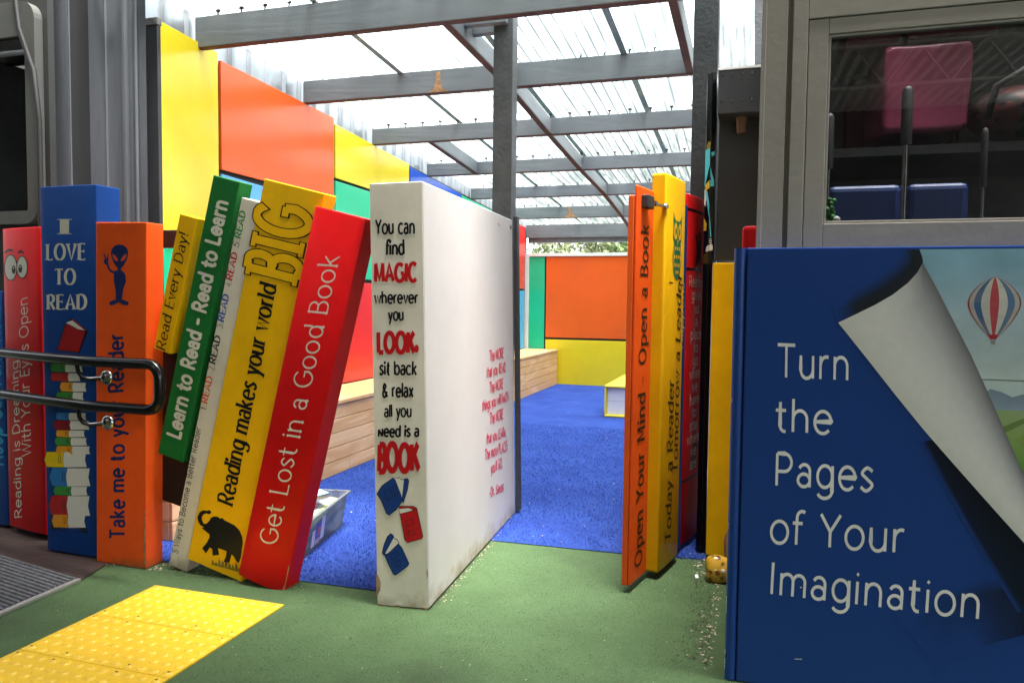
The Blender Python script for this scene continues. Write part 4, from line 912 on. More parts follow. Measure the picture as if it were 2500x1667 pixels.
def mat_():
    t = empty('entrance_mat', (-2.9, 2.2, 0), 'dark grey ribbed entrance mat with a pale metal edge', 'mat')
    c0, c1 = Vector((-2.60, 2.392, .008)), Vector((-2.565, 1.2, .008)); dx = Vector((-1.2, .24, 0))
    m = pm('ribbed_carpet', (.095, .098, .11), .95, .3, 40, .5, 300, speck=((.2, .2, .21), 500, .6, .1)); mb = MB(); n = 52
    # ribs run along the mat's length
    prev = None
    for i in range(n):
        for u, h in ((i/n, .0), ((i+.15)/n, .009), ((i+.6)/n, .009), ((i+.75)/n, .0)):
            p = c0+(c1-c0)*u; q = (p+Vector((0, 0, h)), p+dx+Vector((0, 0, h)))
            if prev: mb.poly([prev[0], prev[1], q[1], q[0]])
            prev = q
    mb.build('ribbed_pad', m, t)
    mb = MB(); mb.obox(c0+Vector((0, 0, -.007)), (c1-c0), Vector((.022, .001, 0)), Vector((0, 0, .014))); mb.build('edge_strip', pm('aluminium', (.6, .6, .6), .4, metal=.8), t, .002)
mat_()
def handrail():
    t = empty('handrail', (-2.6, 2.5, 0), 'black tubular handrail loop in front of the upright books', 'handrail')
    r = .0222; c = .058; xe = -2.272
    top = lambda x: .889 + max(0, -2.6-x)*.012; low = lambda x: .703 + max(0, -2.6-x)*.006
    Yr = lambda x: 2.50 + (max(0, -2.66-x))**1.1*.235
    pts = [(x, Yr(x), top(x)) for x in np.linspace(-4.3, -2.34, 26)]
    pts += [(xe-c+c*math.sin(a), 2.50, .889-c+c*math.cos(a)) for a in np.linspace(.15, math.pi/2, 6)]
    pts += [(xe-c+c*math.cos(a), 2.50, .703+c-c*math.sin(a)) for a in np.linspace(0, math.pi/2, 7)]
    pts += [(x, Yr(x), low(x)) for x in np.linspace(-2.34, -4.3, 26)]
    mb = MB(); mb.tube(pts, r, 14); mb.build('tube', m_black, t)
    for zc, px_ in ((.818, (238, 868)), (.630, (241, 972))):
        p = atY(*px_, 2.575); mb = MB(); mb.ball((p.x, 2.592, p.z), .033, 20, 14, (1, .5, 1)); mb.build('cover_plate', m_chrome, t)
        mb = MB(); zt = top(-2.64) if zc > .7 else low(-2.64)
        mb.tube([(p.x-.068, 2.503, zt-.012), (p.x-.068, 2.510, p.z+.03), (p.x-.060, 2.520, p.z+.008), (p.x-.040, 2.535, p.z-.002), (p.x-.01, 2.57, p.z)], .0085, 8); mb.build('bracket', m_black, t)
    for zc in (0,):
        mb = MB(); mb.tube([(-4.25, Yr(-4.25), .0), (-4.25, Yr(-4.25), .90)], .0185, 12); mb.build('upright', m_black, t)
handrail()

# ---------------------------------------------------------------- inside the court: tub of books, big yellow book
def tub():
    b0, b1 = atZ(691, 1287, .006), atZ(785, 1207, .006); ax = (b1-b0).normalized(); ay = Vector((-ax.y, ax.x, 0)); Lb = (b1-b0).length; Wb = .36; Hb = .165; Z = Vector((0, 0, 1))
    b0 = b0-ax*.03; Lb += .03
    m_tub = poly_mat('clear_tub_plastic', (.80, .84, .90), .62, .10)
    t = empty('storage_tub', b0+ax*Lb/2+ay*Wb/2, 'clear plastic storage tub full of picture books on the blue carpet', 'tub')
    o = .022; mb = MB()
    bot = [b0, b0+ax*Lb, b0+ax*Lb+ay*Wb, b0+ay*Wb]; topq = [b0-ax*o-ay*o+Z*Hb, b0+ax*(Lb+o)-ay*o+Z*Hb, b0+ax*(Lb+o)+ay*(Wb+o)+Z*Hb, b0-ax*o+ay*(Wb+o)+Z*Hb]
    for i in range(4): mb.poly([bot[i], bot[(i+1) % 4], topq[(i+1) % 4], topq[i]])
    mb.poly(bot[::-1]); mb.build('tub_body', m_tub, t)
    mb = MB(); q = [p+Z*.0 for p in topq]
    for i in range(4):
        a, b = q[i], q[(i+1) % 4]; e = (b-a).normalized(); nn = Vector((e.y, -e.x, 0)); mb.prism([a-e*.012, b+e*.012, b+e*.012+nn*.016, a-e*.012+nn*.016], Z*.012)
    mb.build('rim', m_tub, t, .004)
    f = Face(b0-ay*.001, ax*Lb, (topq[0]-b0)-(topq[0]-b0).dot(ax)*ax); mb = MB()
    for u0, u1, v0, v1, c in ((.13, .17, .02, .10, (.75, .74, .78)), (.175, .235, .05, .125, (.14, .12, .42)), (.20, .232, .06, .10, (.62, .16, .10)), (.24, .285, .03, .14, (.75, .74, .78)), (.175, .235, .022, .047, (.55, .42, .42))):
        paint(mb, f, [(u0, v0), (u1, v0), (u1, v1), (u0, v1)], .001+.0002*u0, c, px=False)
    mb.build('paper_label', ART, t)
    def bk(label, c, ang, lx, ly, th, cover, pages, z, pitch=0., roll=0.):
        e = Matrix.Rotation(ang, 3, 'Z') @ Matrix.Rotation(pitch, 3, 'Y') @ Matrix.Rotation(roll, 3, 'X'); X_, Y_, Z_ = e.col
        c = Vector((c.x, c.y, z)); tt = empty('picture_book', c, label, 'picture book', 'picture books in the clear tub')
        p = c-X_*lx/2-Y_*ly/2
        mb = MB(); mb.obox(p, X_*lx, Y_*ly, Z_*.003); mb.obox(p+Z_*(th-.003), X_*lx, Y_*ly, Z_*.003); mb.obox(p+Z_*.003, X_*.004, Y_*ly, Z_*(th-.006)); mb.build('cover', cover, tt, .001)
        mb = MB(); mb.obox(p+X_*.005+Y_*.004+Z_*.003, X_*(lx-.01), Y_*(ly-.008), Z_*(th-.006)); mb.build('pages', pages, tt)
        mb = MB(); fq = Face(p+Z_*th, X_*lx, Y_*ly); 
        return tt, fq
    cpt = b0+ax*Lb*.5+ay*Wb*.5; paper = pm('book_paper', (.70, .62, .45), .8); aa = math.atan2(ax.y, ax.x)
    bk('picture book lying deep in the tub', cpt, aa+.1, .40, .30, .08, pm('cover_cream', (.75, .72, .62), .4), paper, .02)
    tt, fq = bk('pale green picture book sticking out of the tub rim', cpt-ax*.02-ay*.05, aa-.05, .40, .28, .022, pm('cover_lime', (.55, .70, .25), .35), paper, .150, -.10, .10)
    mb = MB(); paint(mb, fq, [(.02, .03), (.38, .03), (.38, .25), (.02, .25)], .0008, (.80, .80, .72), px=False)
    for i in range(6): paint(mb, fq, [(.10+i*.035, .05), (.125+i*.035, .045), (.122+i*.035, .08), (.102+i*.035, .085)], .0012, (.75, .2, .22), px=False)
    mb.build('cover_art', ART, tt)
    tt, fq = bk('blue bordered picture book on top of the tub', cpt-ax*.02+ay*.01, aa-.62, .36, .27, .026, pm('cover_blue', (.05, .16, .36), .3, coat=.3), paper, .205, -.06, .04)
    mb = MB(); paint(mb, fq, [(.004, .004), (.356, .004), (.356, .266), (.004, .266)], .0005, (.42, .58, .80), px=False); paint(mb, fq, [(.03, .03), (.33, .03), (.33, .24), (.03, .24)], .0009, (.80, .80, .74), px=False)
    paint(mb, fq, [(.23, .215), (.345, .215), (.345, .258), (.23, .258)], .0012, (.78, .42, .42), px=False); paint(mb, fq, ell(.17, .12, .06, .035), .0012, (.80, .68, .35), px=False); paint(mb, fq, ell(.24, .10, .03, .03), .0013, (.72, .35, .25), px=False)
    mb.build('cover_art', ART, tt)
    tt, fq = bk('yellow green picture book at the far end of the tub', cpt+ax*.14+ay*.03, aa+.25, .30, .24, .02, pm('cover_white', (.78, .78, .74), .35), paper, .165, .05, 0)
    mb = MB(); paint(mb, fq, [(.06, .10), (.26, .08), (.27, .12), (.07, .15)], .0009, (.70, .72, .18), px=False); mb.build('cover_art', ART, tt)
tub()
def yellow_book():
    o = atZ(1387, 957, .006); Y0 = o.y; H = .325; t = empty('foam_book', (o.x+.35, Y0+.6, 0), 'big yellow book block with white pages lying on the blue carpet', 'foam book')
    m = pm('soft_yellow', (.85, .66, .05), .5, .03); x1 = o.x+.85; y1 = Y0+1.9
    mb = MB(); mb.box(o.x, x1, Y0, y1, .006, .03); mb.box(o.x, x1, Y0, y1, H-.024, H); mb.box(o.x, o.x+.022, Y0, y1, .03, H-.024); mb.build('cover', m, t, .008)
    mb = MB(); mb.box(o.x+.024, x1-.03, Y0+.025, y1-.03, .032, H-.026); mb.build('pages', m_white, t, .004)
    mb = MB(); mb.box(o.x+.03, x1-.04, Y0+.0235, Y0+.0252, .165, .169); mb.build('page_line', pm('pale_grey', (.5, .5, .5)), t)
yellow_book()

# ================================================================== GATE SIDE: big blue book, building, cabinet
def blue_cover():
    Y = 2.40; x0, x1 = -.058, 1.30; H = 1.325
    m = paintm('cover_deep_blue', (.016, .056, .245), rough=.34, var=.025, scale=1.3, coat=0, spec=.22)
    F = Face((x0+.034, Y, .003), (x1-x0-.034, 0, 0), (0, 0, H-.003))
    t = empty('giant_book', (.6, Y+.03, 0), 'giant blue book cover reading Turn the Pages of Your Imagination, with a painted balloon', 'giant book', 'giant painted books of the fence')
    mb = MB(); board(mb, F, .058); weld_bevel(mb.build('cover', m, t), .004)
    mb = MB(); mb.tube([(x0+.017, Y+.016, .003), (x0+.014, Y+.016, H)], .0175, 16); mb.box(x0+.001, x0+.038, Y+.012, Y+.055, .003, H-.002); mb.build('spine', m, t)
    for s_, a_, b_, u in (('Turn', (1784, 865.5), (1951, 873), (1, -74)), ('the', (1780, 989), (1911, 996.5), (1.5, -72)), ('Pages', (1777, 1113.5), (2007, 1128), (2, -73.5)), ('of Your', (1767, 1245), (2077, 1269), (3, -73)), ('Imagination', (1764.5, 1362), (2251, 1420.5), (4, -72))):
        write(t, F, s_, a_, b_, u, paintm('ink_bright_white', (.84, .83, .79)), wd=7.6, rnd=False, track=8, squeeze=1.06, dots='diamond')
    # the painting: sky, hills, field, balloon, turned page
    mb = MB(); K5 = (1780, 580, 2.529)
    top = H-.004; E_ = lambda pts, off, cols: paint(mb, F, pts, off, cols)
    def q(x, y): return F.uv(x, y)
    def strip(rows, off):
        """rows of (uv points, colours): a sheet of blended paint"""
        for (pa, ca), (pb_, cb) in zip(rows[:-1], rows[1:]):
            for i in range(len(pa)-1): paint(mb, F, [pa[i], pa[i+1], pb_[i+1], pb_[i]], off, [ca[i], ca[i+1], cb[i+1], cb[i]], px=False)
    xr = x1-x0-.036
    def edge(y):   # where the turned page ends towards the sky, by picture row
        return np.interp(y, [575, 600, 640, 815, 1000, 1180, 1400, 1500], [2118, 2124, 2140, 2230, 2310, 2385, 2470, 2500])
    sky = [(573, (.24, .44, .56)), (610, (.26, .46, .58)), (650, (.30, .48, .58)), (690, (.36, .52, .60)), (730, (.42, .55, .60)), (765, (.44, .56, .60)), (800, (.47, .58, .60)), (840, (.49, .58, .58)), (872, (.50, .59, .57))]
    rows = []
    for y, c in sky:
        a = q(edge(y)-6, y); a = (a[0], min(a[1], top)); v = a[1]; rows.append(([(a[0]+(xr-a[0])*k/9, v) for k in range(10)], [tuple(min(1, q_*f_) for q_ in c) for f_ in rng.uniform(.86, 1.16, 10)]))
    strip(rows, .0008)
    hl = [(2230, 905), (2255, 905), (2275, 893), (2300, 900), (2325, 912), (2352, 905), (2420, 890), (2520, 915), (2700, 900)]
    b_ = q(2300, 872); rows = [([(q(2200, 872)[0], b_[1]), (xr, b_[1])], [(.50, .61, .60)]*2), ([(q(2240, 945)[0], q(2300, 945)[1]), (xr, q(2300, 945)[1])], [(.52, .62, .60)]*2)]; strip(rows, .0008)
    hp = [q(*p) for p in hl]; hp = [p for p in hp if p[0] < xr]; base = q(2300, 945)[1]
    for i in range(len(hp)-1): paint(mb, F, [hp[i], hp[i+1], (hp[i+1][0], base), (hp[i][0], base)], .0011, [(.20, .27, .34), (.20, .27, .34), (.28, .36, .44), (.28, .36, .44)], px=False)
    gy = [(940, (.30, .40, .20)), (1000, (.26, .38, .12)), (1080, (.14, .32, .05)), (1200, (.10, .24, .04)), (1330, (.08, .18, .03))]
    rows = []
    for y, c in gy:
        a = q(edge(y)-10, y); rows.append(([a, ((a[0]+xr)/2, a[1]), (xr, a[1])], [c, tuple(k*1.1 for k in c), c]))
    strip(rows, .0012)
    E_([(2290, 985), (2352, 960), (2420, 950), (2420, 958), (2352, 972), (2300, 998)], .0014, (.16, .24, .07))
    E_([(2330, 1010), (2380, 985), (2420, 990), (2350, 1030)], .0014, (.22, .34, .09))
    # balloon
    bx, by, rx, rh = 2284, 706, 62, 72
    def bal(u, t):   # u -1..1 across, t 0 top..1 neck
        w_ = math.sin(min(1, t/.46)*math.pi/2)**.75 if t < .46 else 1-(1-.17)*((t-.46)/.54)**1.5
        return (bx+(u)*rx*w_ - (t-.4)*4, by-rh+t*2*rh*.97)
    cs = [(.44, .04, .06), (.60, .58, .52), (.08, .17, .34), (.62, .60, .54), (.50, .07, .09), (.62, .60, .54), (.12, .22, .38), (.58, .56, .52), (.42, .05, .07)]
    us = [math.sin(-math.pi/2+math.pi*i/9) for i in range(10)]
    for i in range(9):
        for k in range(14):
            t0, t1 = k/14, (k+1)/14; sh = 1.12-.35*abs(us[i]+.0)-.15*t0; gm = .35*max(0, math.sin(k*.9+i*2.1)) if i in (1, 2, 6) else .12*max(0, math.sin(k*1.7+i)); c = tuple(x*sh*(1-gm)+.22*gm for x in cs[i])
            paint(mb, F, [bal(us[i], t0), bal(us[i+1], t0), bal(us[i+1], t1), bal(us[i], t1)], .0016, c)
    E_([(2268, 768), (2294, 768), (2288, 779), (2274, 779)], .0019, (.40, .03, .04)); E_([(2276, 782), (2286, 782), (2285, 791), (2277, 791)], .0019, (.30, .27, .24))
    # turned page: pale underside shaded grey towards its rolled edge
    left = [(1925, 741), (1990, 822), (2055, 905), (2120, 985), (2190, 1065), (2270, 1155), (2352, 1246), (2440, 1345)]
    n = 7; rows = []
    rt_ = [(2119, 603), (2146, 652), (2186, 730), (2230, 815), (2275, 915), (2325, 1030), (2385, 1165), (2450, 1310)]
    tip = [(1925, 741), (1965, 722), (2010, 700), (2050, 677), (2085, 650), (2107, 626), (2119, 603)]
    wc = [(.66, .65, .60), (.72, .71, .66), (.74, .73, .69), (.69, .68, .65), (.58, .58, .57), (.38, .38, .39), (.16, .16, .17)]
    rows.append(([q(*p) for p in tip], wc))
    for l_, r_ in zip(left[1:], rt_[1:]):
        rows.append(([q(l_[0]+(r_[0]-l_[0])*i/6, l_[1]+(r_[1]-l_[1])*i/6) for i in range(7)], wc))
    strip(rows, .0021)
    # dark painted shade above the turned corner and along its lower edge
    up1 = [(1905, 690), (1960, 668), (2010, 640), (2050, 612), (2068, 590), (2070, 573)]
    dn = [(1925, 741), (1968, 722), (2030, 690), (2085, 652), (2116, 612), (2112, 574)]
    bl = (.016, .056, .245); dk = (.022, .024, .028); rows = []
    md = [((a[0]*.45+b[0]*.55), (a[1]*.45+b[1]*.55)) for a, b in zip(up1, dn)]
    for pts, cc in ((up1, bl), (md, (.018, .024, .04)), (dn, dk)):
        uv = [q(*p) for p in pts]; uv = [(u, min(v, top)) for u, v in uv]; rows.append((uv, [bl if k == 0 else cc for k in range(6)]))
    strip(rows, .0017)
    E_([(2112, 574), (2118, 590), (2120, 603), (2112, 618), (2100, 612), (2104, 590)], .00175, dk)
    a_ = [(2145, 1010), (2230, 1110), (2310, 1202), (2400, 1300)]; b2 = [(2128, 1012), (2185, 1120), (2250, 1235), (2352, 1400)]
    rows = [([q(*p) for p in a_], [(.006, .008, .014)]*4), ([q(*p) for p in b2], [(.008, .012, .03), (.008, .012, .03), (.008, .014, .035), (.008, .014, .03)]), ([q(p[0]-14, p[1]+6) for p in b2], [bl]*4)]
    strip(rows, .0014)
    # dark fold along the bottom
    t_ = [(2045, 1425), (2150, 1352), (2250, 1328), (2352, 1322), (2450, 1330)]; m_ = [(2080, 1440), (2170, 1385), (2260, 1360), (2352, 1352), (2450, 1350)]; d_ = [(2150, 1530), (2240, 1490), (2300, 1470), (2380, 1450), (2450, 1440)]
    strip([([q(*p) for p in t_], [bl]*5), ([q(*p) for p in m_], [bl, (.013, .042, .17), (.012, .026, .09), (.012, .016, .03), (.012, .014, .02)]), ([q(*p) for p in d_], [bl, bl, (.012, .03, .11), (.009, .014, .04), (.008, .010, .02)])], .0010)
    mb.build('cover_painting', ART, t)
    mb = MB(); E2 = lambda pts: paint(mb, F, pts, .0012); E2([(1824, 1511), (1842, 1511.5), (1842, 1513.5), (1826, 1513)]); E2([(1837, 1347), (1841, 1346), (1842, 1349), (1838, 1350)])
    mb.build('scratch', I_white, t)
    mb = MB()
    for k in range(5): zc = (.035, .08, .21, .47, .86)[k]; mb.box(x0-.0004, x0+.001, Y+.006, Y+.010+.002*k, zc, zc+(.03, .012, .05, .02, .012)[k])
    mb.build('scuffed_edge', m_white, t)  # white scuffs chipped along the spine edge
blue_cover()
F = Face((-.043, 2.58, .003), (.05, 0, 0), (0, 0, 1.405)); t = giant('thin red giant book showing its corner above the blue cover', F, .08, B_red, bevel=.012)
F = Face((-.181, 3.53, .02), (.185, 0, 0), (0, 0, 1.318)); t = giant('plain amber giant book standing beneath the black cabinet', F, .07, B_yel2)
def black_spine():
    t = empty('giant_book', (-.2, 3.62, 0), 'tall narrow black giant book with a turquoise painted leg, beside the cabinet', 'giant book', 'giant painted books of the fence')
    pts = [(-.232, 3.66), (-.228, 3.60), (-.205, 3.585), (-.186, 3.60), (-.186, 3.72), (-.232, 3.72)]
    mb = MB(); mb.prism([(x, y, .02) for x, y in pts], (0, 0, 2.17)); mb.build('cover', m_black, t, .003)
    f1 = Face((-.228, 3.60, .02), (.023, -.015, 0), (0, 0, 2.17)); f2 = Face((-.205, 3.585, .02), (.019, .015, 0), (0, 0, 2.17)); mb = MB()
    tq, ye, wh = (.10, .58, .66), (.70, .42, .03), (.70, .70, .66); w_ = f1.w; v2 = f2.w
    z = lambda y: atY(1636, y, 3.6).z-.02
    p1 = lambda pts, c, o=.001: paint(mb, f1, [(u*w_, z(y)) for u, y in pts], o, c, px=False)
    p2 = lambda pts, c, o=.001: paint(mb, f2, [(u*v2, z(y)) for u, y in pts], o, c, px=False)
    p1([(0, 345), (.9, 340), (.9, 380), (.2, 420), (0, 430)], tq); p2([(.1, 352), (.8, 348), (.85, 356), (.3, 362)], tq); p2([(.0, 385), (.4, 400), (.9, 415), (.9, 426), (.4, 420), (0, 405)], tq)
    p1([(.1, 425), (.9, 415), (1, 432), (.2, 440)], ye, .0012); p2([(0, 415), (.8, 412), (.9, 428), (0, 430)], tq, .0012); p1([(.0, 435), (.5, 440), (.3, 475), (.0, 470)], wh)
    p1([(.15, 440), (.6, 440), (1, 470), (1, 500), (.6, 470)], tq, .0014); p2([(0, 485), (.3, 520), (.55, 545), (.3, 546), (0, 510)], tq, .0014); p1([(.0, 500), (.6, 515), (.5, 530), (0, 530)], ye)
    for k in range(3): p2([(.1, 549+k*4), (.7, 548.5+k*4), (.7, 550.5+k*4), (.1, 551+k*4)], wh)
    p2([(0, 564), (.6, 560), (.95, 564), (.95, 575), (-.0, 577)], wh); p1([(.6, 568), (1, 563), (1, 578), (.5, 578)], wh); p1([(.2, 335), (.6, 325), (.95, 330), (.9, 342), (.3, 345)], (.30, .19, .02))
    p1([(.1, 585), (.9, 580), (1, 606), (.1, 606)], (.08, .05, .01))
    mb.build('painted_legs', ART, t)
black_spine()
def cabinet():
    t = empty('black_cabinet', (-.08, 3.6, 1.36), 'black sheet metal cabinet with a screwed hood, above the amber book', 'cabinet')
    mb = MB(); mb.box(-.172, .003, 3.60, 3.95, 1.352, 2.10); mb.build('cabinet_body', m_char, t, .004)
    mb = MB(); mb.box(-.172, .003, 3.44, 3.95, 1.967, 2.152); mb.build('hood', m_char, t, .004)
    mb = MB(); mb.box(-.174, .003, 3.438, 3.96, 2.1525, 2.162); mb.build('top_edge', m_white, t)
    for zc in (2.132, 2.022):
        for x in (-.155, -.115, -.072, -.034):
            mb = MB(); mb.tube([(x, 3.436, zc), (x, 3.4405, zc)], .0042, 8); mb.build('screw', m_chrome, t)
    mb = MB(); mb.tube([(-.075, 3.53, 1.90), (-.075, 3.53, 1.968)], [.018, .024], 12); mb.build('spout', pm('brown_plastic', (.12, .06, .03), .5), t)
cabinet()
for x0, x1, z1, lb in ((-.318, -.262, 3.6, 'narrow dark board directly behind the gate post'), (-.255, -.178, 3.6, 'tall dark board rising behind the black cabinet'), (-.222, -.108, 3.04, 'short weathered board ending in the open sky above the cabinet'), (-.104, -.088, 3.02, 'thin dark offcut next to the short weathered board'), (-.083, .005, 3.6, 'tall dark board against the pale corner of the building')):
    mb = MB(); y = 5.5 if z1 > 3.5 else 5.56; mb.box(x0, x1, y, y+.03, 0, z1)
    tag(mb.build('fence_board', m_post if z1 > 3.5 else m_greyy, None, .003, loc=((x0+x1)/2, y, 0)), lb, 'board', 'dark boards behind the cabinet')

m_wall = pm('warm_grey_paint', (.30, .278, .245), .55, .06, 3, .1, 40, speck=((.16, .15, .13), 60, .73, .05))
m_side_lit = pm('side_wall_lit', (.74, .74, .73), .6, .05)  # bright colour stands for the stronger light this side wall faces
def building():
    t = empty('grey_building', (1.2, 2.5, 0), 'warm grey timber building with a big dark window, behind the blue book', 'building')
    Y = 2.47
    mb = MB(); mb.prism([(.012, Y+.012, 0), (.003, 4.9, 0), (.003, 4.9, 2.75), (.012, Y+.012, 2.75)], (.02, 0, 0)); mb.build('side_wall', m_side_lit, t)
    mb = MB(); mb.box(.012, .074, Y, Y+.05, 0, 2.75); mb.box(.074, .088, Y+.016, Y+.05, 0, 2.75); mb.box(.0, .0135, Y-.002, Y+.012, 0, 2.75); mb.build('corner_board', m_wall, t, .002)
    mb = MB(); mb.box(.088, 2.6, Y-.004, Y+.05, 0, 1.20); mb.build('wall', m_wall, t, .002)
    mb = MB(); mb.box(.088, 2.6, Y-.004, Y+.05, 2.36, 2.75); mb.build('upper_wall', m_wall, t, .002)
    for lb, x0 in (('window', .088), ('window', 1.36)):
        w_ = 1.235
        mb = MB(); mb.box(x0, x0+.043, Y-.004, Y+.05, 1.20, 2.36); mb.box(x0+w_-.043, x0+w_, Y-.004, Y+.05, 1.20, 2.36); mb.box(x0+.043, x0+w_-.043, Y-.004, Y+.05, 2.0, 2.36); mb.box(x0+.043, x0+w_-.043, Y-.004, Y+.05, 1.20, 1.285)
        fr = mb.build('window', m_wall, t, .0025)
        a, b, z0, z1 = x0+.045, x0+w_-.045, 1.287, 1.998
        mb = MB(); mb.box(a, a+.055, Y-.001, Y+.045, z0, z1); mb.box(b-.055, b, Y-.001, Y+.045, z0, z1); mb.box(a+.055, b-.055, Y-.001, Y+.045, z0, z0+.112); mb.box(a+.055, b-.055, Y-.001, Y+.045, z1-.046, z1)
        mb.build('sash', m_wall, fr, .0025)
        mb = MB(); c0, c1, z2, z3 = a+.055, b-.055, z0+.112, z1-.046; s_ = .008
        mb.box(c0, c0+s_, Y+.004, Y+.028, z2, z3); mb.box(c1-s_, c1, Y+.004, Y+.028, z2, z3); mb.box(c0+s_, c1-s_, Y+.004, Y+.028, z2, z2+s_); mb.box(c0+s_, c1-s_, Y+.004, Y+.028, z3-s_, z3)
        mb.build('glazing_bead', m_wall, fr, .002)
        mb = MB(); mb.poly([(c0+s_*.5, Y+.018, z2+.003), (c1-s_*.5, Y+.018, z2+.003), (c1-s_*.5, Y+.018, z3-.003), (c0+s_*.5, Y+.018, z3-.003)]); mb.build('pane', glass_mat('window_glass', (.62, .65, .65), .12), fr)
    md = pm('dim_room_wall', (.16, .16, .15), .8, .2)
    mb = MB(); mb.box(.034, 2.62, 4.6, 4.65, 0, 2.74); mb.box(2.6, 2.65, 2.53, 4.6, 0, 2.74); mb.box(.034, 2.6, 2.72, 4.6, 2.70, 2.74); mb.box(.034, .05, 2.53, 4.6, 0, 2.69); mb.build('room_shell', md, t)  # ceiling strip left open behind the window to light the foam cubes
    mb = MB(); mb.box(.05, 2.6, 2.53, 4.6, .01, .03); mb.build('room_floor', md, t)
building()
# store room things behind the glass
m_pink = pm('pink_vinyl', (.42, .06, .14), .35, .12, 5, .12, 25, coat=.2); m_mar = pm('maroon_vinyl', (.16, .012, .022), .4, .15); m_mat = pm('blue_vinyl', (.008, .028, .14), .45, .15)
m_tone = {'pink_vinyl': (.42, .06, .14), 'maroon_vinyl': (.16, .012, .022)}
def shelf():
    t = empty('store_shelf', (1.2, 3.1, 0), 'dark storage shelf behind the window glass', 'shelf')
    mb = MB(); mb.box(.10, 2.4, 2.86, 3.4, 1.66, 1.69); mb.build('shelf_board', m_blackmat, t)
    for x in (.12, 1.2, 2.36):
        mb = MB(); mb.box(x, x+.03, 3.36, 3.4, .03, 1.66); mb.build('upright', m_blackmat, t)
    for x in (.62, 1.6):
        pass
shelf()
def cushion(label, x0, x1, y0, y1, z0, z1, m, rot=0.):
    c = Vector(((x0+x1)/2, (y0+y1)/2, (z0+z1)/2)); ca, sa = math.cos(rot), math.sin(rot); mb = MB()
    hx, hy = (x1-x0)/2, (y1-y0)/2
    X_ = Vector((ca, sa, 0)); Y_ = Vector((-sa, ca, 0))
    bmh = bmesh.new(); bmesh.ops.create_cube(bmh, size=2); bmesh.ops.subdivide_edges(bmh, edges=bmh.edges, cuts=23, use_grid_fill=True); hz = (z1-z0)/2; ph = rng.uniform(0, 6, 6)
    for v in bmh.verts:
        x, y, z = v.co; pw = [(1-abs(k)**6) for k in (x, y, z)]; bl_ = 1-.03*(abs(x)*abs(y))**22-.03*(abs(y)*abs(z))**22-.03*(abs(x)*abs(z))**22
        wv = .022*math.sin(2.3*x+ph[0]+1.7*z)+.018*math.sin(3.1*z+ph[1]+y*1.3)+.015*math.sin(5*x+ph[2])*math.sin(4*z+ph[3])
        q = Vector((x*bl_+.03*z*math.sin(ph[4]), y*bl_, z*bl_+.03*x*math.sin(ph[5])))*(1+wv*.6)
        v.co = X_*q.x*hx+Y_*q.y*hy+Vector((0, 0, q.z*hz+hz))
    me = bpy.data.meshes.new('foam_cube'); bmh.to_mesh(me); bmh.free(); me.materials.append(m)
    for p_ in me.polygons: p_.use_smooth = True
    o = bpy.data.objects.new('foam_cube', me); COL.objects.link(o); o.location = (c.x, c.y, z0); tag(o, label, 'foam cube', 'foam cubes in the store room')
cushion('bright pink vinyl foam cube hanging over the shelf edge behind the window', .385, .655, 2.90, 3.16, 1.74, 2.035, m_pink, .10)
cushion('dusky pink foam cube behind the bright pink one', .315, .70, 3.17, 3.40, 1.70, 2.01, m_mar, -.1)
cushion('maroon foam cube stacked on top of the pink ones', .28, .46, 2.95, 3.3, 2.045, 2.19, m_mar)
cushion('second maroon foam cube stacked against the first on top', .47, .74, 2.92, 3.25, 2.055, 2.19, m_mar, .05)
for x0, x1, lb in ((.22, .44, 'blue vinyl gym mat standing at the inner corner of the window'), (.455, .63, 'blue vinyl gym mat standing next to the steel pole')):
    mb = MB(); mb.box(x0, x1, 2.72, 2.80, .03, 1.545); tag(mb.build('gym_mat', m_mat, None, .02, 3, loc=(x0, 2.76, .03)), lb, 'gym mat', 'gym mats in the store room')
def pole(label, x, y, z1, r=.011, grip=True):
    t = empty('steel_pole', (x, y, .03), label, 'pole', 'poles in the store room'); mb = MB(); mb.tube([(x, y, .03), (x, y, z1-.14)], r*.7, 10); mb.build('shaft', m_chrome, t)
    mb = MB(); mb.tube([(x, y, z1-.18), (x, y, z1-.015), (x, y, z1-.004), (x, y, z1)], [r*1.25, r*1.25, r*.9, r*.3], 12); mb.build('grip', m_blackmat, t)
pole('steel pole with a black grip in front of the bright pink cube', .435, 2.66, 1.835, .0135); pole('steel pole with a black grip near the window corner', .217, 2.70, 1.775); pole('bare steel pole at the bag side of the window', .655, 2.68, 1.70, .008)
def bag():
    t = empty('sports_bag', (.80, 2.95, 1.70), 'red, white and black patterned bag on the shelf behind the glass', 'bag')
    m = pm('bag_pattern', (.16, .010, .010), .5, .5, 9, col2=(.10, .09, .085), speck=((.01, .01, .01), 14, .52, .05)); mb = MB(); mb.ball((.83, 2.98, 1.80), .15, 20, 12, (1.1, .8, .62)); mb.build('bag_body', m, t)
    mb = MB(); mb.tube([(.70, 2.86, 1.76), (.72, 2.84, 1.86), (.80, 2.83, 1.91), (.88, 2.84, 1.87)], .012, 8); mb.build('strap', m_blackmat, t)
bag()
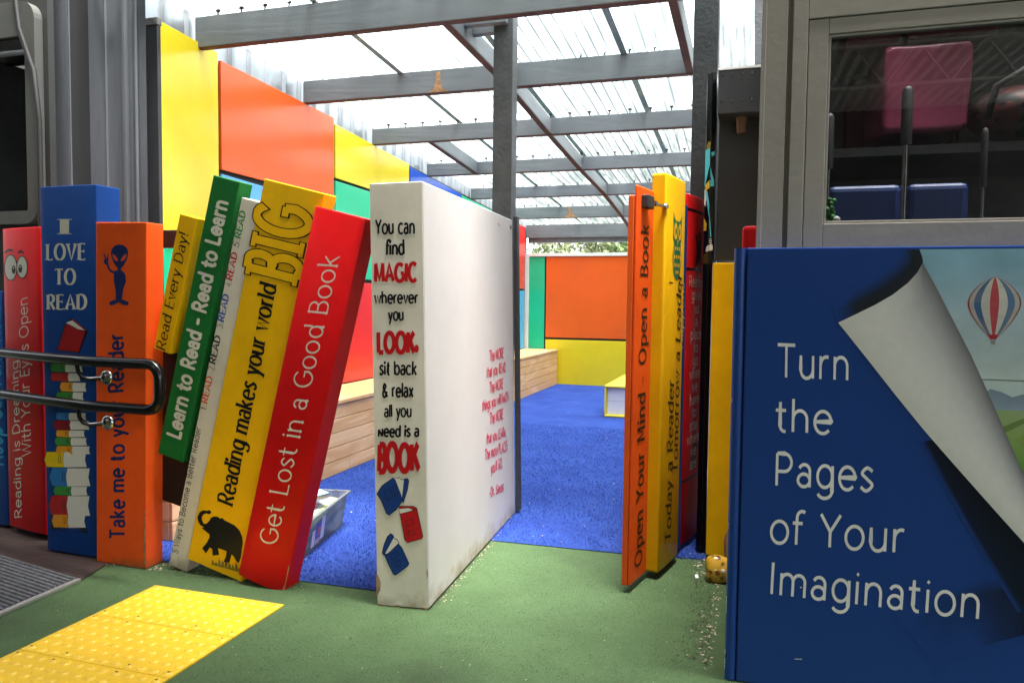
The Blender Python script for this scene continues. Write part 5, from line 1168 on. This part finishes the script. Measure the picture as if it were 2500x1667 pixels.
def sprig():
    t = empty('toy_plant', (.215, 2.56, 1.40), 'small green toy plant at the bottom corner of the window', 'plant'); m = pm('toy_green', (.03, .22, .04), .5, .3, 40); mb = MB()
    for i in range(22):
        p = Vector((.205+rng.uniform(-.01, .022), 2.55+rng.uniform(0, .03), 1.41+rng.uniform(0, .075))); mb.ball(p, rng.uniform(.006, .011), 7, 5)
    mb.build('foliage', m, t); mb = MB(); mb.ball((.232, 2.55, 1.418), .012, 10, 7); mb.build('blossom', m_white, t)
    mb = MB(); mb.tube([(.212, 2.562, 1.395), (.212, 2.562, 1.45)], .003, 6); mb.box(.19, .25, 2.535, 2.59, 1.385, 1.395); mb.build('stem', m, t)
sprig()
# stones
def stone(name, label, c, r, sq, mat, seed):
    g = np.random.default_rng(seed); bmh = bmesh.new(); bmesh.ops.create_icosphere(bmh, subdivisions=4, radius=1)
    for v in bmh.verts:
        q = v.co.copy(); ex = .72; q = Vector([math.copysign(abs(k)**ex, k) for k in q]); k = 1+.05*math.sin(q.x*3+seed)+.05*math.sin(q.y*4+q.z*3); v.co = Vector((q.x*sq[0], q.y*sq[1], q.z*sq[2]))*r*k
    me = bpy.data.meshes.new(name); bmh.to_mesh(me); bmh.free(); me.materials.append(mat)
    for p in me.polygons: p.use_smooth = True
    o = bpy.data.objects.new(name, me); COL.objects.link(o); o.location = c
    return o
def leopard():
    m = bpy.data.materials.new('leopard_paint'); m.use_nodes = True; t = m.node_tree; N = t.nodes.new; K = t.links.new; b = t.nodes['Principled BSDF']
    tc = N('ShaderNodeTexCoord'); v = N('ShaderNodeTexVoronoi'); v.inputs['Scale'].default_value = 36; nz = N('ShaderNodeTexNoise'); nz.inputs['Scale'].default_value = 60
    vm = N('ShaderNodeMix'); vm.data_type = 'RGBA'; vm.inputs['Factor'].default_value = .025; K(tc.outputs['Object'], vm.inputs['A']); K(nz.outputs['Color'], vm.inputs['B']); K(vm.outputs['Result'], v.inputs['Vector'])
    r = N('ShaderNodeValToRGB'); e = r.color_ramp.elements; e[0].position = 0; e[0].color = (.42, .06, .04, 1); e[1].position = .20; e[1].color = (.42, .06, .04, 1)
    for p, c in ((.24, (.02, .012, .01, 1)), (.38, (.02, .012, .01, 1)), (.43, (.55, .32, .03, 1))):
        k = e.new(p); k.color = c
    K(v.outputs['Distance'], r.inputs[0]); K(r.outputs[0], b.inputs['Base Color']); b.inputs['Roughness'].default_value = .25; b.inputs['Coat Weight'].default_value = .3
    o = stone('painted_stone', '', (-.112, 3.27, .052), .056, (1, .9, 1), m, 3); tag(o, 'rounded stone painted with leopard spots and white eyes, by the blue book', 'stone')
    for dx in (-.012, .018):
        mb = MB(); mb.ball((-.112+dx, 3.221, .060), .0095, 10, 7, (1, .4, .85)); mb.build('painted_eye', m_white, o)
leopard()
tag(stone('brown_stone', '', (-.045, 3.40, .10), .05, (1, .8, 1.9), pm('terracotta', (.30, .15, .09), .7, .2, 20, .3, 60), 5), 'brown stone half hidden between the leopard stone and the blue book', 'stone')

# ================================================================== OTHER SIDE: grey metal building with window
def left_building():
    t = empty('metal_building', (-3.8, 3.3, 0), 'grey sheet metal building with a dark framed window, behind the upright books', 'building')
    mb = MB(); prof = [(-3.60, 3.335), (-3.36, 3.335), (-3.352, 3.325), (-3.348, 3.335), (-3.238, 3.335), (-3.232, 3.318), (-3.215, 3.318), (-3.208, 3.335), (-3.19, 3.335), (-3.186, 3.325), (-3.176, 3.325), (-3.172, 3.335), (-3.09, 3.335)]
    for a, b in zip(prof[:-1], prof[1:]): mb.poly([(a[0], a[1], 0), (b[0], b[1], 0), (b[0], b[1], 3.6), (a[0], a[1], 3.6)])
    mb.build('sheet_wall', m_gsheet, t)
    mb = MB(); mb.box(-3.632, -3.472, 3.20, 3.206, 0, 3.6); mb.build('corner_flashing', m_gsheet, t, .002)
    mb = MB(); mb.box(-3.478, -3.462, 3.209, 3.26, 0, 3.6); mb.box(-3.60, -3.47, 3.262, 3.332, 0, 3.6); mb.build('dark_side_strip', m_blackmat, t)  # separate near-black strip along the side of the flashing
    mb = MB(); mb.box(-3.468, -3.463, 3.20, 3.208, 0, 3.6); mb.build('strip_lip', m_gsheet, t)
    # window with rounded frame
    Yw = 3.05
    def rr(x0, x1, z0, z1, r, n=6):
        o = []
        for cx, cz, a0 in ((x1-r, z1-r, 0), (x0+r, z1-r, 90), (x0+r, z0+r, 180), (x1-r, z0+r, 270)):
            o += [(cx+r*math.cos(R(a0+90*i/n)), cz+r*math.sin(R(a0+90*i/n))) for i in range(n+1)]
        return o
    md = pm('dark_grey_frame', (.085, .088, .080), .45, .1, 5)
    out = rr(-4.75, -3.525, 1.53, 2.66, .09); inn = rr(-4.62, -3.592, 1.597, 2.485, .012)
    n = len(out); mb = MB()
    for i in range(n):
        j = (i+1) % n; a, b, c, d = out[i], out[j], inn[j], inn[i]
        mb.poly([(a[0], Yw, a[1]), (d[0], Yw, d[1]), (c[0], Yw, c[1]), (b[0], Yw, b[1])]); mb.poly([(d[0], Yw, d[1]), (d[0], Yw+.03, d[1]), (c[0], Yw+.03, c[1]), (c[0], Yw, c[1])])
        mb.poly([(b[0], Yw, b[1]), (b[0], Yw+.05, b[1]), (a[0], Yw+.05, a[1]), (a[0], Yw, a[1])])
    fr = mb.build('window', md, t)
    mb = MB(); mb.poly([(-4.625, Yw+.02, 1.593), (-3.588, Yw+.02, 1.593), (-3.588, Yw+.02, 2.49), (-4.625, Yw+.02, 2.49)]); mb.build('pane', glass_mat('dark_glass', (.25, .27, .28), .16), fr)
    mw = pm('dark_wall_paint', (.035, .037, .036), .5, .15, 3)
    mb = MB(); mb.box(-5.2, -3.495, Yw+.052, Yw+.09, 0, 1.56); mb.box(-5.2, -3.495, Yw+.052, Yw+.09, 2.62, 3.6); mb.box(-3.585, -3.495, Yw+.052, Yw+.09, 1.56, 2.62); mb.box(-5.2, -4.6, Yw+.052, Yw+.09, 1.56, 2.62); mb.build('front_wall', mw, t)
    mb = MB(); mb.box(-8.2, -3.62, 4.6, 4.65, 0, 3.6); mb.box(-8.2, -3.62, 3.15, 4.6, 3.4, 3.45); mb.box(-8.25, -8.2, 3.15, 4.65, 0, 3.45); mb.box(-3.64, -3.61, 3.34, 4.6, 0, 3.4); mb.build('room_shell', m_blackmat, t)
    mb = MB(); mb.tube([(-3.50, 3.046, 1.35), (-3.50, 3.046, 2.05), (-3.53, 3.046, 2.30), (-3.62, 3.046, 2.52), (-3.66, 3.046, 2.8)], .014, 8); mb.build('cable', m_blackmat, t)
    mb = MB(); mb.tube([(-3.145, 3.322, 0), (-3.145, 3.322, 2.55), (-3.142, 3.322, 3.5)], .010, 8)
    mb.build('conduit', m_gsheet, t)
    mb = MB(); mb.tube([(-3.40, 3.30, 2.86), (-3.36, 3.28, 2.77), (-3.31, 3.27, 2.725), (-3.25, 3.27, 2.735), (-3.24, 3.28, 2.80)], .013, 10); mb.build('lamp_bracket', m_gsheet, t)
left_building()
mb = MB(); mb.box(-3.135, -3.062, 3.385, 3.412, 0, 2.60)
cp = mb.build('corner_post', m_char, None, .003, loc=(-3.1, 3.4, 0)); tag(cp, 'grey corner post beside the tall yellow panel', 'post')
mb = MB(); mb.box(-3.14, -3.058, 3.38, 3.416, 2.601, 2.64); mb.build('post_cap', pm('weathered_block', (.16, .16, .15), .8, .3, 20, .4), cp, .003)

# ================================================================== TREE, DEBRIS
def tree(label, x, y, h, r, seed, col):
    g = np.random.default_rng(seed); t = empty('leafy_tree', (x, y, 0), label, 'tree', 'trees beyond the end wall'); mb = MB()
    bark = pm('bark', (.10, .08, .06), .9, .3, 10, .5, 30)
    mb.tube([(x, y, -.02), (x+.05, y, h*.3), (x-.04, y+.05, h*.6), (x+.02, y, h*.92)], [.13, .10, .07, .02], 8)
    for i in range(9):
        a = g.uniform(0, 6.28); z0 = h*g.uniform(.25, .7); l_ = r*g.uniform(.6, 1.); mb.tube([(x, y, z0), (x+math.cos(a)*l_*.5, y+math.sin(a)*l_*.5, z0+l_*.35), (x+math.cos(a)*l_, y+math.sin(a)*l_, z0+l_*.8)], [.045, .025, .008], 6)
    mb.build('trunk', bark, t)
    nC = 95; nL = 70; vs = []; fs = []
    C_ = np.stack([g.normal(0, .5, nC)*r, g.normal(0, .5, nC)*r, h*(.18+.78*g.random(nC))], 1)
    for c in C_:
        for _ in range(nL):
            p = c+g.normal(0, .16, 3); a = g.uniform(0, 6.28, 2); s_ = g.uniform(.04, .085); u = np.array([math.cos(a[0])*math.cos(a[1]), math.sin(a[0])*math.cos(a[1]), math.sin(a[1])]); v = np.cross(u, g.normal(0, 1, 3)); v /= np.linalg.norm(v)+1e-9
            i = len(vs); vs += [p-u*s_, p+v*s_*.42, p+u*s_, p-v*s_*.42]; fs.append((i, i+1, i+2, i+3))
    vs = [(x+q[0], y+q[1], q[2]) for q in vs]
    m2 = MB(); m2.faces(vs, fs); m2.build('crown', col, t)
lf = pm('leaf_light', (.14, .20, .06), .55, .4, 1.6, col2=(.05, .10, .02)); lf2 = pm('leaf_olive', (.16, .19, .08), .55, .4, 1.4, col2=(.06, .09, .03))
tree('pale leafy tree above the middle of the end wall', -3.2, 15.5, 4.2, 1.6, 11, lf2)
tree('fuller green tree beyond the end wall on the gate side', -1.2, 14.6, 4.4, 1.7, 12, lf)
tree('leafy tree hidden mostly by the middle post', -5.6, 16.5, 3.6, 1.4, 13, lf2)

def debris(name, label, spots, mat):
    mb = MB()
    for x, y, s_, z in spots:
        a = rng.uniform(0, 6.28); e = s_*rng.uniform(.25, .6); u = Vector((math.cos(a), math.sin(a), rng.uniform(-.2, .2)))*s_; v = Vector((-math.sin(a), math.cos(a), rng.uniform(-.3, .3)))*e; c = Vector((x, y, z+.003+s_*.15))
        mb.poly([c-u-v, c+u-v*.6, c+u*.8+v, c-u*.7+v])
    tag(mb.build(name, mat), label, None, kind='stuff')
def near_line(p, q, n, spread, s0=.002, s1=.006, z=.0):
    o = []
    for _ in range(n):
        k = rng.random(); d = abs(rng.normal(0, spread)); o.append((p[0]+(q[0]-p[0])*k+d*(q[2] if len(q) > 2 else 1), p[1]+(q[1]-p[1])*k+rng.normal(0, spread*.5), rng.uniform(s0, s1), z))
    return o
sp = near_line((-1.125, 2.60), (-1.205, 3.93, 1), 150, .018, .0015, .005) + near_line((-2.72, 2.585), (-2.42, 2.62, .3), 50, .02) + near_line((-2.43, 2.60), (-2.42, 2.75, 1), 60, .03) + near_line((-2.42, 2.66), (-1.75, 2.66, .5), 150, .05) + near_line((-.10, 2.45), (-.09, 3.3, -1), 130, .03, .002, .006) + near_line((-.16, 3.3), (-.20, 4.0, -1), 110, .03, .002, .009)
sp += [(rng.uniform(-2.6, 0), rng.uniform(1.7, 3.5), rng.uniform(.001, .003), 0) for _ in range(320)]
sp += [(rng.uniform(-2.3, -.3), 3.5+rng.random()**1.6*5, rng.uniform(.002, .007), .014) for _ in range(170)]
sp += [(-2.05+rng.normal(0, .15), 2.9+rng.normal(0, .1), rng.uniform(.002, .006), .014) for _ in range(14)]
debris('wood_chips', 'pale wood chips and crumbs on the ground along the books', sp, pm('chip_pale', (.52, .44, .33), .85, .4, 200))
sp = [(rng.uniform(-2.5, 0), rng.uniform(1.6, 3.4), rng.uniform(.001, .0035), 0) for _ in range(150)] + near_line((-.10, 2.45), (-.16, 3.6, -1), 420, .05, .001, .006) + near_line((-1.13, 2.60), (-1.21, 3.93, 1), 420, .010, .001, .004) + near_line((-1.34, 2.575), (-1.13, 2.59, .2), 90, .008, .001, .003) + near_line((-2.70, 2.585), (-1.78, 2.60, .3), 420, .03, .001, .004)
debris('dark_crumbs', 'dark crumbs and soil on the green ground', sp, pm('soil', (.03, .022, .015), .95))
mb = MB(); p = atZ(1598, 1330); mb.obox(p+Vector((0, 0, .003)), (.012, .004, .002), (-.006, .03, .004), (0, 0, .003)); tag(mb.build('paper_scrap', m_white, None, loc=p), 'scrap of white paper on the ground by the leopard stone', 'paper scrap')
